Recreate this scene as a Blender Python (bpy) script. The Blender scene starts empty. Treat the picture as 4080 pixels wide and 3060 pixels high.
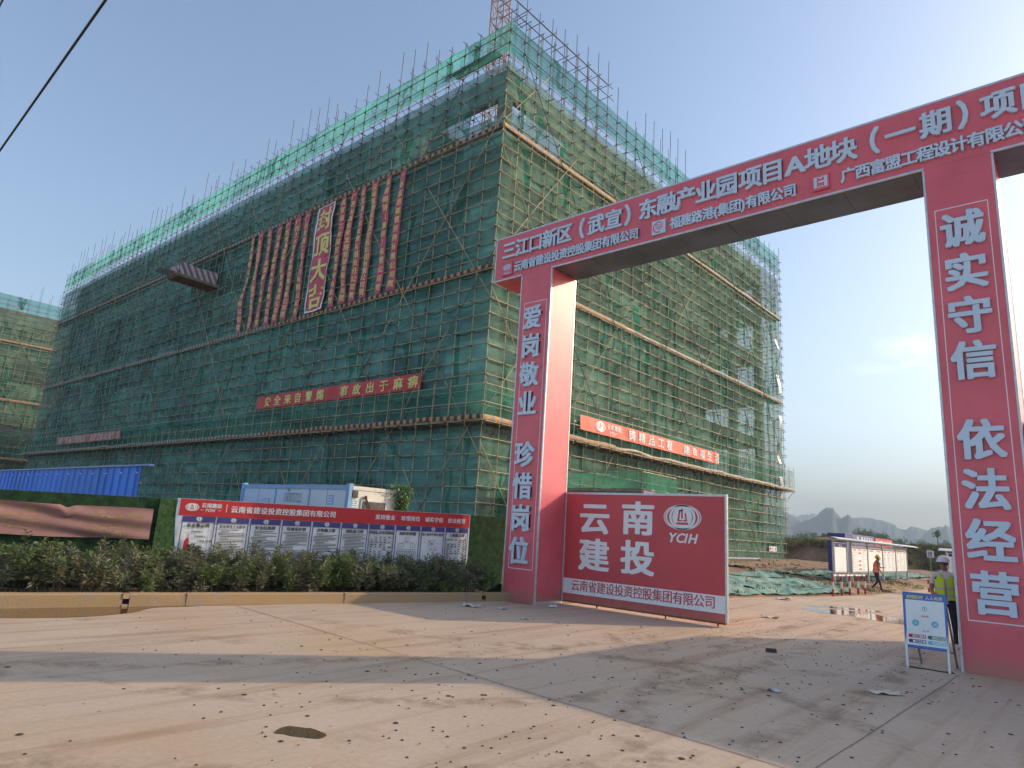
import bpy, bmesh, math, random
from mathutils import Vector, Matrix, noise
R = math.radians
S = bpy.context.scene
COL = S.collection
random.seed(7)

# ------------------------------------------------------------------ camera, sky, sun, exposure
cam = bpy.data.cameras.new('camera'); cam_o = bpy.data.objects.new('camera', cam); COL.objects.link(cam_o)
cam.sensor_width = 36; cam.lens = 23.149; cam.clip_start = .05; cam.clip_end = 20000
rt = Vector((.7565, .6510, .0630)); dn = Vector((-.0946, .2043, -.9743)); fw = Vector((-.6471, .7311, .2161))
cam_o.matrix_world = Matrix(((rt.x, -dn.x, -fw.x, 0), (rt.y, -dn.y, -fw.y, 0), (rt.z, -dn.z, -fw.z, 1.75), (0, 0, 0, 1)))
S.camera = cam_o

SUN_EL = R(23.8); SUN_AZ = math.atan2(.555, .832)          # azimuth from +Y towards +X
w = bpy.data.worlds.new("World"); S.world = w; w.use_nodes = True
wn = w.node_tree; bg = wn.nodes['Background']
sky = wn.nodes.new('ShaderNodeTexSky'); sky.sky_type = 'NISHITA'; sky.sun_disc = False
sky.sun_elevation = SUN_EL; sky.sun_rotation = SUN_AZ
sky.air_density = 1.0; sky.dust_density = 2.1; sky.ozone_density = 1.6; sky.altitude = 100
bg.inputs[1].default_value = .14
# a few thin clouds low in the sky
tc = wn.nodes.new('ShaderNodeTexCoord')
def dircloud(az, el, wx, wz):
    d = Vector((math.sin(az)*math.cos(el), math.cos(az)*math.cos(el), math.sin(el)))
    r = Vector((math.cos(az), -math.sin(az), 0)); u = r.cross(d)
    o = []
    for v, s in ((r, 1/wx), (u, 1/wz)):
        n = wn.nodes.new('ShaderNodeVectorMath'); n.operation = 'DOT_PRODUCT'; n.inputs[1].default_value = v*s
        wn.links.new(tc.outputs['Generated'], n.inputs[0]); c = d.dot(v*s)
        p = wn.nodes.new('ShaderNodeMath'); p.operation = 'SUBTRACT'; p.inputs[1].default_value = c
        wn.links.new(n.outputs['Value'], p.inputs[0])
        q = wn.nodes.new('ShaderNodeMath'); q.operation = 'POWER'; q.inputs[1].default_value = 2
        a = wn.nodes.new('ShaderNodeMath'); a.operation = 'ABSOLUTE'; wn.links.new(p.outputs[0], a.inputs[0])
        wn.links.new(a.outputs[0], q.inputs[0]); o.append(q.outputs[0])
    s = wn.nodes.new('ShaderNodeMath'); s.operation = 'ADD'; wn.links.new(o[0], s.inputs[0]); wn.links.new(o[1], s.inputs[1])
    m = wn.nodes.new('ShaderNodeMath'); m.operation = 'SUBTRACT'; m.use_clamp = True; m.inputs[0].default_value = 1
    wn.links.new(s.outputs[0], m.inputs[1])
    return m.outputs[0]
cn = wn.nodes.new('ShaderNodeTexNoise'); cn.inputs['Scale'].default_value = 38; cn.inputs['Detail'].default_value = 8; cn.inputs['Roughness'].default_value = .62
mp = wn.nodes.new('ShaderNodeMapping'); mp.inputs['Scale'].default_value = (1, 1, 1.8)
wn.links.new(tc.outputs['Generated'], mp.inputs[0]); wn.links.new(mp.outputs[0], cn.inputs['Vector'])
prev = sky.outputs[0]
for az, el, wx, wz, amt in ((R(-9.0), math.atan(.276), .055, .026, 1.0), (R(-11.9), math.atan(.247), .05, .010, .5), (R(-8.6), math.atan(.246), .045, .012, .6)):
    m = dircloud(az, el, wx, wz)
    a = wn.nodes.new('ShaderNodeMath'); a.operation = 'MULTIPLY'; wn.links.new(m, a.inputs[0])
    rp = wn.nodes.new('ShaderNodeMapRange'); rp.inputs[1].default_value = .40; rp.inputs[2].default_value = .62; rp.inputs[4].default_value = amt
    wn.links.new(cn.outputs[0], rp.inputs[0]); wn.links.new(rp.outputs[0], a.inputs[1])
    mx = wn.nodes.new('ShaderNodeMix'); mx.data_type = 'RGBA'; mx.blend_type = 'ADD'; mx.inputs['B'].default_value = (1.5, 1.2, 1.0, 1)
    wn.links.new(a.outputs[0], mx.inputs['Factor']); wn.links.new(prev, mx.inputs['A']); prev = mx.outputs['Result']
wn.links.new(prev, bg.inputs[0])

sl = bpy.data.lights.new('sun', 'SUN'); sl.energy = 2.3; sl.angle = R(.6); sl.color = (1, .79, .54)
so = bpy.data.objects.new('sun', sl); COL.objects.link(so)
sd = Vector((math.sin(SUN_AZ)*math.cos(SUN_EL), math.cos(SUN_AZ)*math.cos(SUN_EL), math.sin(SUN_EL)))
so.rotation_euler = sd.to_track_quat('Z', 'Y').to_euler(); so.location = (20, 20, 60)
S.view_settings.view_transform = 'Standard'; S.view_settings.look = 'None'; S.view_settings.gamma = 1
S.view_settings.exposure = .92
S.cycles.max_bounces = 8; S.cycles.transparent_max_bounces = 24; S.cycles.diffuse_bounces = 3; S.cycles.glossy_bounces = 3
S.cycles.transmission_bounces = 4; S.cycles.volume_bounces = 0; S.cycles.use_denoising = True
S.cycles.sample_clamp_indirect = 6

# ------------------------------------------------------------------ helpers
class MB:
    """collects faces; build() links them as ONE mesh object"""
    def __init__(s): s.v = []; s.f = []; s.m = []
    def add(s, vs, fs, mi=0):
        o = len(s.v); s.v += [tuple(x) for x in vs]; s.f += [tuple(i+o for i in f) for f in fs]; s.m += [mi]*len(fs)
    def boxo(s, o, u, v, n, mi=0):
        o, u, v, n = Vector(o), Vector(u), Vector(v), Vector(n)
        s.add([o, o+u, o+u+v, o+v, o+n, o+u+n, o+u+v+n, o+v+n], [(3, 2, 1, 0), (4, 5, 6, 7), (0, 1, 5, 4), (1, 2, 6, 5), (2, 3, 7, 6), (3, 0, 4, 7)], mi)
    def box(s, a, b, mi=0):
        s.boxo(a, (b[0]-a[0], 0, 0), (0, b[1]-a[1], 0), (0, 0, b[2]-a[2]), mi)
    def bevbox(s, a, b, e=.02, mi=0):
        bm = bmesh.new(); bmesh.ops.create_cube(bm, size=1)
        for vv in bm.verts: vv.co = Vector((a[i]+(b[i]-a[i])*(vv.co[i]+.5) for i in range(3)))
        bmesh.ops.bevel(bm, geom=bm.edges[:], offset=e, segments=2, affect='EDGES', profile=.5)
        s.bm(bm, mi); bm.free()
    def bm(s, bm, mi=0):
        bm.verts.ensure_lookup_table(); bm.verts.index_update()
        s.add([v.co for v in bm.verts], [[v.index for v in f.verts] for f in bm.faces], mi)
    def tube(s, p, q, r, n=6, mi=0, r2=None, caps=True):
        p, q = Vector(p), Vector(q); d = (q-p)
        if d.length < 1e-6: return
        d.normalize(); a = d.orthogonal().normalized(); b = d.cross(a); r2 = r if r2 is None else r2
        vs = [p+(a*math.cos(2*math.pi*i/n)+b*math.sin(2*math.pi*i/n))*r for i in range(n)]
        vs += [q+(a*math.cos(2*math.pi*i/n)+b*math.sin(2*math.pi*i/n))*r2 for i in range(n)]
        fs = [(i, (i+1) % n, n+(i+1) % n, n+i) for i in range(n)]
        if caps: fs += [tuple(range(n))[::-1], tuple(range(n, 2*n))]
        s.add(vs, fs, mi)
    def path(s, pts, r, n=6, mi=0):
        for i in range(len(pts)-1): s.tube(pts[i], pts[i+1], r, n, mi)
    def quad(s, a, b, c, d, mi=0): s.add([a, b, c, d], [(0, 1, 2, 3)], mi)
    def poly(s, pts, mi=0): s.add(pts, [tuple(range(len(pts)))], mi)
    def prism(s, pts, h, mi=0):
        n = len(pts); h = Vector(h); p = [Vector(x) for x in pts]
        s.add(p+[x+h for x in p], [tuple(range(n))[::-1], tuple(range(n, 2*n))]+[(i, (i+1) % n, n+(i+1) % n, n+i) for i in range(n)], mi)
    def grid(s, fn, nu, nv, mi=0, mif=None):
        o = len(s.v)
        for j in range(nv+1):
            for i in range(nu+1): s.v.append(tuple(fn(i/nu, j/nv)))
        for j in range(nv):
            for i in range(nu):
                k = mif(i, j) if mif else mi
                if k is None: continue
                a = o+j*(nu+1)+i; s.f.append((a, a+1, a+nu+2, a+nu+1)); s.m.append(k)
    def sphere(s, c, r, nu=12, nv=8, mi=0, v0=0., v1=1.):
        c = Vector(c); r = Vector(r) if not isinstance(r, (int, float)) else Vector((r, r, r))
        def fn(u, v):
            t = math.pi*(v0+(v1-v0)*v); p = 2*math.pi*u
            return c+Vector((r.x*math.sin(t)*math.cos(p), r.y*math.sin(t)*math.sin(p), r.z*math.cos(t)))
        s.grid(fn, nu, nv, mi)
    def build(s, name, mats, parent=None, smooth=False, base=None, **props):
        me = bpy.data.meshes.new(name)
        o = bpy.data.objects.new(name, me); COL.objects.link(o)
        if parent is not None:
            b = Vector(parent['_b']); o.parent = parent
        else:
            if base is not None: b = Vector(base)
            elif s.v:
                xs = [v[0] for v in s.v]; ys = [v[1] for v in s.v]; b = Vector(((min(xs)+max(xs))/2, (min(ys)+max(ys))/2, min(v[2] for v in s.v)))
            else: b = Vector((0, 0, 0))
            o.location = b
        o['_b'] = tuple(b)
        me.from_pydata([(v[0]-b.x, v[1]-b.y, v[2]-b.z) for v in s.v], [], s.f)
        for m_ in (mats if isinstance(mats, (list, tuple)) else [mats]): me.materials.append(m_)
        me.polygons.foreach_set('material_index', s.m)
        if smooth: me.polygons.foreach_set('use_smooth', [True]*len(s.f))
        me.update()
        tag(o, **props)
        return o
def tag(o, label=None, cat=None, group=None, kind=None):
    if label: o['label'] = label
    if cat: o['category'] = cat
    if group: o['group'] = group
    if kind: o['kind'] = kind
    return o
def thing(name, loc, label, cat, group=None):
    o = bpy.data.objects.new(name, None); COL.objects.link(o); o.location = loc; o['_b'] = tuple(loc); o.empty_display_size = .3
    return tag(o, label, cat, group)
def copy_thing(o, off, label=None, parent=None):
    c = o.copy(); COL.objects.link(c)
    if parent is None:
        c.location = Vector(o.location)+Vector(off); c['_b'] = tuple(c.location)
        if label: c['label'] = label
    else: c.parent = parent
    for ch in [x for x in bpy.data.objects if x.parent == o]: copy_thing(ch, None, None, c)
    return c

# ---- materials (linear base colours)
def mat(name, col, rough=.7, var=.12, scale=3., col2=None, bump=0., bscale=60., metal=0., stretch=None, detail=5, lo=.35, hi=.65, trans=0.):
    m = bpy.data.materials.new(name); m.use_nodes = True; nt = m.node_tree; b = nt.nodes['Principled BSDF']
    b.inputs['Roughness'].default_value = rough; b.inputs['Metallic'].default_value = metal
    t = nt.nodes.new('ShaderNodeTexCoord'); src = t.outputs['Object']
    if stretch:
        mp = nt.nodes.new('ShaderNodeMapping'); mp.inputs['Scale'].default_value = stretch; nt.links.new(src, mp.inputs[0]); src = mp.outputs[0]
    n = nt.nodes.new('ShaderNodeTexNoise'); n.inputs['Scale'].default_value = scale; n.inputs['Detail'].default_value = detail; n.inputs['Roughness'].default_value = .6
    nt.links.new(src, n.inputs['Vector'])
    r = nt.nodes.new('ShaderNodeValToRGB'); r.color_ramp.elements[0].position = lo; r.color_ramp.elements[1].position = hi
    c1 = [c*(1-var) for c in col]; c2 = [c*(1+var) for c in col] if col2 is None else col2
    r.color_ramp.elements[0].color = (*c1, 1); r.color_ramp.elements[1].color = (*c2, 1)
    nt.links.new(n.outputs[0], r.inputs[0]); nt.links.new(r.outputs[0], b.inputs['Base Color'])
    if bump:
        n2 = nt.nodes.new('ShaderNodeTexNoise'); n2.inputs['Scale'].default_value = bscale; n2.inputs['Detail'].default_value = 4
        nt.links.new(src, n2.inputs['Vector']); bp = nt.nodes.new('ShaderNodeBump'); bp.inputs['Strength'].default_value = bump; bp.inputs['Distance'].default_value = .02
        nt.links.new(n2.outputs[0], bp.inputs['Height']); nt.links.new(bp.outputs[0], b.inputs['Normal'])
    if trans:
        tr = nt.nodes.new('ShaderNodeBsdfTranslucent'); nt.links.new(r.outputs[0], tr.inputs[0]); ms = nt.nodes.new('ShaderNodeMixShader'); ms.inputs[0].default_value = trans
        nt.links.new(b.outputs[0], ms.inputs[1]); nt.links.new(tr.outputs[0], ms.inputs[2]); nt.links.new(ms.outputs[0], nt.nodes['Material Output'].inputs[0])
    return m
def net_mat(name, col, alpha, trans=.5, var=.35, avar=.12, sc=(.35, .35, 1.2)):
    """woven safety netting: see-through mesh cloth, denser where layers overlap"""
    m = bpy.data.materials.new(name); m.use_nodes = True; nt = m.node_tree; N = nt.nodes; L = nt.links
    N.remove(N['Principled BSDF'])
    t = N.new('ShaderNodeTexCoord'); mp = N.new('ShaderNodeMapping'); mp.inputs['Scale'].default_value = sc; L.new(t.outputs['Object'], mp.inputs[0])
    n = N.new('ShaderNodeTexNoise'); n.inputs['Scale'].default_value = 1.1; n.inputs['Detail'].default_value = 6; n.inputs['Roughness'].default_value = .65; L.new(mp.outputs[0], n.inputs['Vector'])
    r = N.new('ShaderNodeMapRange'); r.inputs[1].default_value = .3; r.inputs[2].default_value = .7; r.inputs[3].default_value = 1-var; r.inputs[4].default_value = 1+var; L.new(n.outputs[0], r.inputs[0])
    c = N.new('ShaderNodeMix'); c.data_type = 'RGBA'; c.blend_type = 'MULTIPLY'; c.inputs['Factor'].default_value = 1; c.inputs['A'].default_value = (*col, 1); L.new(r.outputs[0], c.inputs['B'])
    # each sheet of net differs a little in age and dust
    def one(op, a, bv):
        q = N.new('ShaderNodeVectorMath'); q.operation = op; L.new(a, q.inputs[0]); q.inputs[1].default_value = bv; return q.outputs[0]
    sn = one('FLOOR', one('ADD', one('DIVIDE', t.outputs['Object'], (5.8, 5.8, 1.94)), (.31, .17, .18)), (0, 0, 0)); wnz = N.new('ShaderNodeTexWhiteNoise'); L.new(sn, wnz.inputs['Vector'])
    rs = N.new('ShaderNodeMapRange'); rs.inputs[3].default_value = .72; rs.inputs[4].default_value = 1.28; L.new(wnz.outputs['Value'], rs.inputs[0])
    c0 = c; c = N.new('ShaderNodeMix'); c.data_type = 'RGBA'; c.blend_type = 'MULTIPLY'; c.inputs['Factor'].default_value = 1; L.new(c0.outputs['Result'], c.inputs['A']); L.new(rs.outputs[0], c.inputs['B'])
    d = N.new('ShaderNodeBsdfDiffuse'); tr = N.new('ShaderNodeBsdfTranslucent'); L.new(c.outputs['Result'], d.inputs[0]); L.new(c.outputs['Result'], tr.inputs[0])
    m1 = N.new('ShaderNodeMixShader'); m1.inputs[0].default_value = trans; L.new(d.outputs[0], m1.inputs[1]); L.new(tr.outputs[0], m1.inputs[2])
    tp = N.new('ShaderNodeBsdfTransparent'); m2 = N.new('ShaderNodeMixShader')
    r2 = N.new('ShaderNodeMapRange'); r2.inputs[1].default_value = .3; r2.inputs[2].default_value = .7; r2.inputs[3].default_value = alpha-avar; r2.inputs[4].default_value = alpha+avar; L.new(n.outputs[0], r2.inputs[0])
    L.new(r2.outputs[0], m2.inputs[0]); L.new(tp.outputs[0], m2.inputs[1]); L.new(m1.outputs[0], m2.inputs[2]); L.new(m2.outputs[0], N['Material Output'].inputs[0])
    return m
def stripe_mat(name, vec, period, ca, cb, slant=0., rough=.7):
    m = bpy.data.materials.new(name); m.use_nodes = True; nt = m.node_tree; N = nt.nodes; L = nt.links; b = N['Principled BSDF']; b.inputs['Roughness'].default_value = rough
    t = N.new('ShaderNodeTexCoord'); d = N.new('ShaderNodeVectorMath'); d.operation = 'DOT_PRODUCT'; d.inputs[1].default_value = (vec[0]/period, vec[1]/period, slant/period); L.new(t.outputs['Object'], d.inputs[0])
    f = N.new('ShaderNodeMath'); f.operation = 'FRACT'; L.new(d.outputs['Value'], f.inputs[0])
    g = N.new('ShaderNodeMath'); g.operation = 'GREATER_THAN'; g.inputs[1].default_value = .5; L.new(f.outputs[0], g.inputs[0])
    n = N.new('ShaderNodeTexNoise'); n.inputs['Scale'].default_value = 3; n.inputs['Detail'].default_value = 5; L.new(t.outputs['Object'], n.inputs['Vector'])
    mx = N.new('ShaderNodeMix'); mx.data_type = 'RGBA'; mx.inputs['A'].default_value = (*ca, 1); mx.inputs['B'].default_value = (*cb, 1); L.new(g.outputs[0], mx.inputs['Factor'])
    m2 = N.new('ShaderNodeMix'); m2.data_type = 'RGBA'; m2.blend_type = 'MULTIPLY'; m2.inputs['Factor'].default_value = .7; L.new(mx.outputs['Result'], m2.inputs['A']); L.new(n.outputs[0], m2.inputs['B'])
    L.new(m2.outputs['Result'], b.inputs['Base Color'])
    return m
M = {}
M['red'] = mat('red_sheet', (.72, .125, .155), .42, .10, .9, bump=.12, bscale=1.6)
M['red_dark'] = mat('red_panel', (.57, .07, .08), .5, .08, .8)
M['pink_red'] = mat('faded_red_sheet', (.55, .05, .055), .4, .07, .6)
M['letter'] = mat('letter_face', (.56, .67, .79), .35, .05, 2)
M['letter_w'] = mat('white_print', (.78, .80, .80), .5, .04, 3)
M['trim'] = mat('aluminium_trim', (.55, .57, .60), .35, .12, 6, metal=.3)
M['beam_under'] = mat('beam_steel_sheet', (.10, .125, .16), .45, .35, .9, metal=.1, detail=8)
M['rust'] = mat('rusty_steel', (.20, .09, .04), .8, .4, 9, metal=.2)
M['pole'] = mat('scaffold_tube_ochre', (.42, .345, .19), .6, .38, 1.2, stretch=(1, 1, .8))
M['pole_dark'] = mat('scaffold_tube_dark', (.085, .085, .085), .6, .35, 1.2)
M['coupler'] = mat('coupler_rusty', (.10, .07, .05), .7, .4, 9)
M['brace_stripe'] = stripe_mat('brace_paint', (0, 0), 1.0, (.40, .31, .13), (.03, .03, .03), slant=1.)
M['plank'] = mat('plank_wood', (.28, .20, .125), .85, .4, 2.2, bump=.2)
M['concrete'] = mat('raw_concrete', (.30, .29, .265), .9, .22, .6, bump=.15, bscale=14)
M['block'] = mat('block_wall', (.36, .335, .27), .95, .3, .35, bump=.2, bscale=9)
M['dark_in'] = mat('interior_dark', (.10, .095, .085), .95, .3, .4)  # darkness of the inside put into the colour
M['net_l'] = net_mat('net_shaded', (.125, .315, .275), .72, .20)  # same net as the side; the front's bluish shade is in the colour
M['net_r'] = net_mat('net_sunlit', (.175, .325, .245), .64, .34)  # same net; the sunlit wall behind is put into tone and density
M['net_top'] = net_mat('net_skylit', (.10, .47, .35), .60, .66, avar=.06)  # same net again, brightness of the sky behind put into the colour
M['net_cat'] = net_mat('net_catwalk', (.09, .34, .24), .36, .45)
M['net_fold'] = net_mat('net_folds', (.045, .25, .17), .6, .4)
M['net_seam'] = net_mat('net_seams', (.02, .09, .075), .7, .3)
M['tb_l'] = stripe_mat('toe_orange_black_x', (1, 0), .62, (.78, .36, .14), (.05, .05, .06))
M['tb_lw'] = stripe_mat('toe_brown_white_x', (1, 0), .62, (.62, .52, .44), (.16, .12, .11))
M['tb_r'] = stripe_mat('toe_orange_white_y', (0, 1), .8, (.9, .42, .10), (.45, .42, .42), slant=.5)
M['tb_rw'] = mat('toe_pale_board', (.52, .42, .32), .8, .35, 2.5, stretch=(1, .4, 3))
M['banner'] = mat('banner_cloth', (.55, .055, .10), .55, .15, .5)
M['banner_red'] = mat('banner_cloth_bright', (.55, .022, .028), .55, .12, .6)
M['banner_or'] = mat('banner_cloth_orange', (.80, .10, .045), .5, .1, .6)
M['banner_fade'] = mat('banner_cloth_faded', (.42, .16, .155), .7, .22, .8)
M['banner_dust'] = mat('banner_cloth_dusty', (.34, .175, .155), .8, .2, .8)
M['dust_print'] = mat('faded_yellow_print', (.36, .24, .10), .8, .2, 2)
M['yellow'] = mat('yellow_print', (.80, .72, .24), .6, .06, 3)
M['pale_print'] = mat('pale_print', (.66, .58, .42), .7, .15, 2)
M['white'] = mat('white_paint', (.84, .85, .85), .55, .06, 2)
M['navy'] = mat('navy_print', (.06, .05, .21), .5, .1, 2)
M['black'] = mat('black_print', (.03, .03, .035), .6, .1, 2)
M['grey_print'] = mat('grey_print', (.20, .21, .23), .6, .2, 3)
M['turf'] = mat('artificial_turf', (.018, .058, .016), .95, .55, 7, bump=.8, bscale=120, detail=8)
M['turf2'] = mat('artificial_turf_light', (.05, .11, .03), .95, .55, 20, bump=.8, bscale=140)
M['kerb'] = mat('kerb_ochre_paint', (.47, .31, .155), .9, .16, 3.2, col2=(.36, .265, .175), bump=.25, bscale=25, lo=.42, hi=.62)
M['soil'] = mat('bare_soil', (.30, .18, .10), .95, .35, .9, bump=.5, bscale=6)
M['leaf'] = mat('shrub_leaf', (.155, .185, .09), .5, .5, 2.2, col2=(.27, .28, .16), trans=.25)
M['leaf2'] = mat('shrub_leaf_light', (.13, .19, .05), .55, .4, 3, trans=.3)
M['leaf3'] = mat('shrub_leaf_brown', (.16, .12, .06), .6, .4, 3, trans=.25)
M['stem'] = mat('shrub_stem', (.075, .05, .03), .8, .3, 8)
M['blue'] = mat('blue_steel_sheet', (.012, .17, .70), .5, .16, .8, stretch=(1, 1, .25))
M['blue2'] = mat('blue_steel_flashing', (.06, .17, .42), .4, .1, 2)
M['cab_white'] = mat('cabin_panel', (.60, .64, .68), .5, .06, .8)  # bluish shade of the cabin front put into the white
M['cab_sunlit'] = mat('cabin_panel_sunlit', (.72, .68, .60), .5, .06, .8)  # same white panels, warm sunlight on the end wall put into the colour
M['cab_blue'] = mat('cabin_frame_blue', (.20, .36, .58), .45, .12, 2)
M['glass_dark'] = mat('window_dark', (.16, .12, .10), .3, .5, 6)
M['skin'] = mat('skin', (.30, .165, .105), .6, .1, 12)
M['cream_steel'] = mat('brushed_steel', (.42, .42, .41), .35, .1, 8, metal=.6)
M['rail_red'] = mat('rail_red', (.42, .035, .03), .55, .2, 8)
M['rail_white'] = mat('rail_white', (.68, .63, .58), .6, .15, 8)
M['hill_f'] = mat('hill_forest', (.07, .10, .085), .95, .5, .012, col2=(.075, .085, .06), detail=10)
M['tree'] = mat('tree_leaf', (.10, .14, .055), .7, .5, .6, trans=.25)
M['tree2'] = mat('tree_leaf_pale', (.16, .21, .09), .7, .4, .6, trans=.25)
M['grass'] = mat('bank_grass', (.23, .21, .085), .9, .5, 1.2, trans=.2)
M['bark'] = mat('bark', (.08, .06, .04), .9, .3, 6)
M['rubble'] = mat('rubble_stone', (.20, .185, .175), .95, .4, 2.5, bump=.4)
M['dustnet'] = mat('green_dust_net', (.15, .40, .32), .85, .3, .8, col2=(.33, .42, .32), bump=.6, bscale=18)
M['plastic_w'] = mat('white_plastic', (.75, .75, .73), .4, .05, 5)
M['navy_cloth'] = mat('navy_trousers', (.018, .024, .038), .85, .3, 14)
M['crane'] = mat('crane_orange', (.34, .15, .09), .55, .2, 2)
M['wire'] = mat('black_cable', (.012, .012, .014), .6, .1, 5)
M['debris'] = mat('dark_stones', (.07, .055, .045), .9, .5, 30)
M['paper'] = mat('waste_paper', (.55, .52, .48), .8, .25, 20)
M['hole'] = mat('drain_dark', (.012, .01, .009), .9, .2, 5)
def glossy(name, col, rough):
    m = mat(name, col, rough, .1, 1.5); m.node_tree.nodes['Principled BSDF'].inputs['Specular IOR Level'].default_value = .6; return m
M['water'] = glossy('muddy_water', (.15, .085, .035), .03)
M['water2'] = glossy('wet_concrete', (.12, .09, .065), .06)

# ---- ground concrete
def concrete_ground():
    m = bpy.data.materials.new('dusty_concrete'); m.use_nodes = True; nt = m.node_tree; N = nt.nodes; L = nt.links; b = N['Principled BSDF']; b.inputs['Roughness'].default_value = .82
    t = N.new('ShaderNodeTexCoord')
    def nz(scale, detail, rough=.6, st=None, rot=0):
        n = N.new('ShaderNodeTexNoise'); n.inputs['Scale'].default_value = scale; n.inputs['Detail'].default_value = detail; n.inputs['Roughness'].default_value = rough
        s = t.outputs['Object']
        if st:
            mp = N.new('ShaderNodeMapping'); mp.inputs['Scale'].default_value = st; mp.inputs['Rotation'].default_value = (0, 0, rot); L.new(s, mp.inputs[0]); s = mp.outputs[0]
        L.new(s, n.inputs['Vector']); return n.outputs[0]
    def ramp(f, a, b_, ca, cb):
        r = N.new('ShaderNodeValToRGB'); r.color_ramp.elements[0].position = a; r.color_ramp.elements[1].position = b_; r.color_ramp.elements[0].color = (*ca, 1); r.color_ramp.elements[1].color = (*cb, 1); L.new(f, r.inputs[0]); return r.outputs[0]
    def mix(fac, a, b_, mode='MIX'):
        x = N.new('ShaderNodeMix'); x.data_type = 'RGBA'; x.blend_type = mode
        if isinstance(fac, float): x.inputs['Factor'].default_value = fac
        else: L.new(fac, x.inputs['Factor'])
        for k, v in (('A', a), ('B', b_)):
            if isinstance(v, tuple): x.inputs[k].default_value = (*v, 1)
            else: L.new(v, x.inputs[k])
        return x.outputs['Result']
    base = ramp(nz(.45, 7), .36, .66, (.54, .40, .285), (.62, .465, .335))
    red = ramp(nz(.28, 6, .65), .50, .70, (0, 0, 0), (1, 1, 1))
    c = mix(red, base, (.58, .395, .225))
    streak = ramp(nz(1.3, 6, .6, (2.2, .18, 1), R(-52)), .52, .72, (1, 1, 1), (.72, .63, .54))
    c = mix(.9, c, streak, 'MULTIPLY')
    streak2 = ramp(nz(1.0, 5, .6, (3.2, .15, 1), R(28)), .56, .72, (1, 1, 1), (.74, .66, .58))
    c = mix(.9, c, streak2, 'MULTIPLY')
    fine = ramp(nz(16, 8, .7), .3, .7, (.86, .86, .86), (1.1, 1.1, 1.1))
    c = mix(.8, c, fine, 'MULTIPLY')
    stain = ramp(nz(.9, 7, .62), .58, .76, (1, 1, 1), (.60, .48, .38))
    c = mix(.75, c, stain, 'MULTIPLY')
    v = N.new('ShaderNodeTexVoronoi'); v.inputs['Scale'].default_value = 2.6; v.inputs['Randomness'].default_value = 1; L.new(t.outputs['Object'], v.inputs['Vector'])
    sp = ramp(v.outputs['Distance'], .035, .05, (.35, .3, .26), (1, 1, 1))
    c = mix(.7, c, sp, 'MULTIPLY')
    L.new(c, b.inputs['Base Color'])
    bp = N.new('ShaderNodeBump'); bp.inputs['Strength'].default_value = .25; bp.inputs['Distance'].default_value = .01; L.new(nz(55, 6, .7), bp.inputs['Height']); L.new(bp.outputs[0], b.inputs['Normal'])
    return m
M['ground'] = concrete_ground()

def splash(m):
    """dried mud splashed on the foot of the sheeting"""
    nt = m.node_tree; N, L = nt.nodes, nt.links; b = N['Principled BSDF']; old = b.inputs['Base Color'].links[0].from_socket
    t = N.new('ShaderNodeTexCoord'); x = N.new('ShaderNodeSeparateXYZ'); L.new(t.outputs['Object'], x.inputs[0])
    n = N.new('ShaderNodeTexNoise'); n.inputs['Scale'].default_value = 7; n.inputs['Detail'].default_value = 9; n.inputs['Roughness'].default_value = .7; L.new(t.outputs['Object'], n.inputs['Vector'])
    h = N.new('ShaderNodeMapRange'); h.inputs[1].default_value = .75; h.inputs[2].default_value = -.05; h.inputs[3].default_value = -.45; h.inputs[4].default_value = .45; L.new(x.outputs['Z'], h.inputs[0])
    a = N.new('ShaderNodeMath'); a.operation = 'ADD'; L.new(n.outputs[0], a.inputs[0]); L.new(h.outputs[0], a.inputs[1])
    r = N.new('ShaderNodeMapRange'); r.inputs[1].default_value = .45; r.inputs[2].default_value = .95; r.inputs[4].default_value = .75; L.new(a.outputs[0], r.inputs[0])
    k = N.new('ShaderNodeMix'); k.data_type = 'RGBA'; k.inputs['B'].default_value = (.34, .22, .14, 1); L.new(r.outputs[0], k.inputs['Factor']); L.new(old, k.inputs['A']); L.new(k.outputs['Result'], b.inputs['Base Color'])
splash(M['red']); splash(M['red_dark'])
# ---- lettering
_gl = {}
def glyph(ch, ext=0., shear=0.):
    """outline of one character as faces; em square 1 (CJK box x 0..1, y -.12..0.86)"""
    k = (ch, ext > 0, shear)
    if k not in _gl:
        c = bpy.data.curves.new('g', 'FONT'); c.body = ch; c.size = 1; c.resolution_u = 2; c.shear = shear
        if ext > 0: c.extrude = .5
        o = bpy.data.objects.new('g', c); COL.objects.link(o)
        me = bpy.data.meshes.new_from_object(o.evaluated_get(bpy.context.evaluated_depsgraph_get()))
        _gl[k] = ([v.co.copy() for v in me.vertices], [tuple(p.vertices) for p in me.polygons])
        bpy.data.objects.remove(o); bpy.data.curves.remove(c); bpy.data.meshes.remove(me)
    return _gl[k]
ADV = {'(': .36, ')': .36, 'A': .68, 'Y': .60, 'C': .66, 'I': .30, 'H': .74, ' ': .5, '1': .52, '2': .52, '5': .52, '7': .52, '8': .52}
def adv(ch): return ADV.get(ch, 1.)
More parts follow.
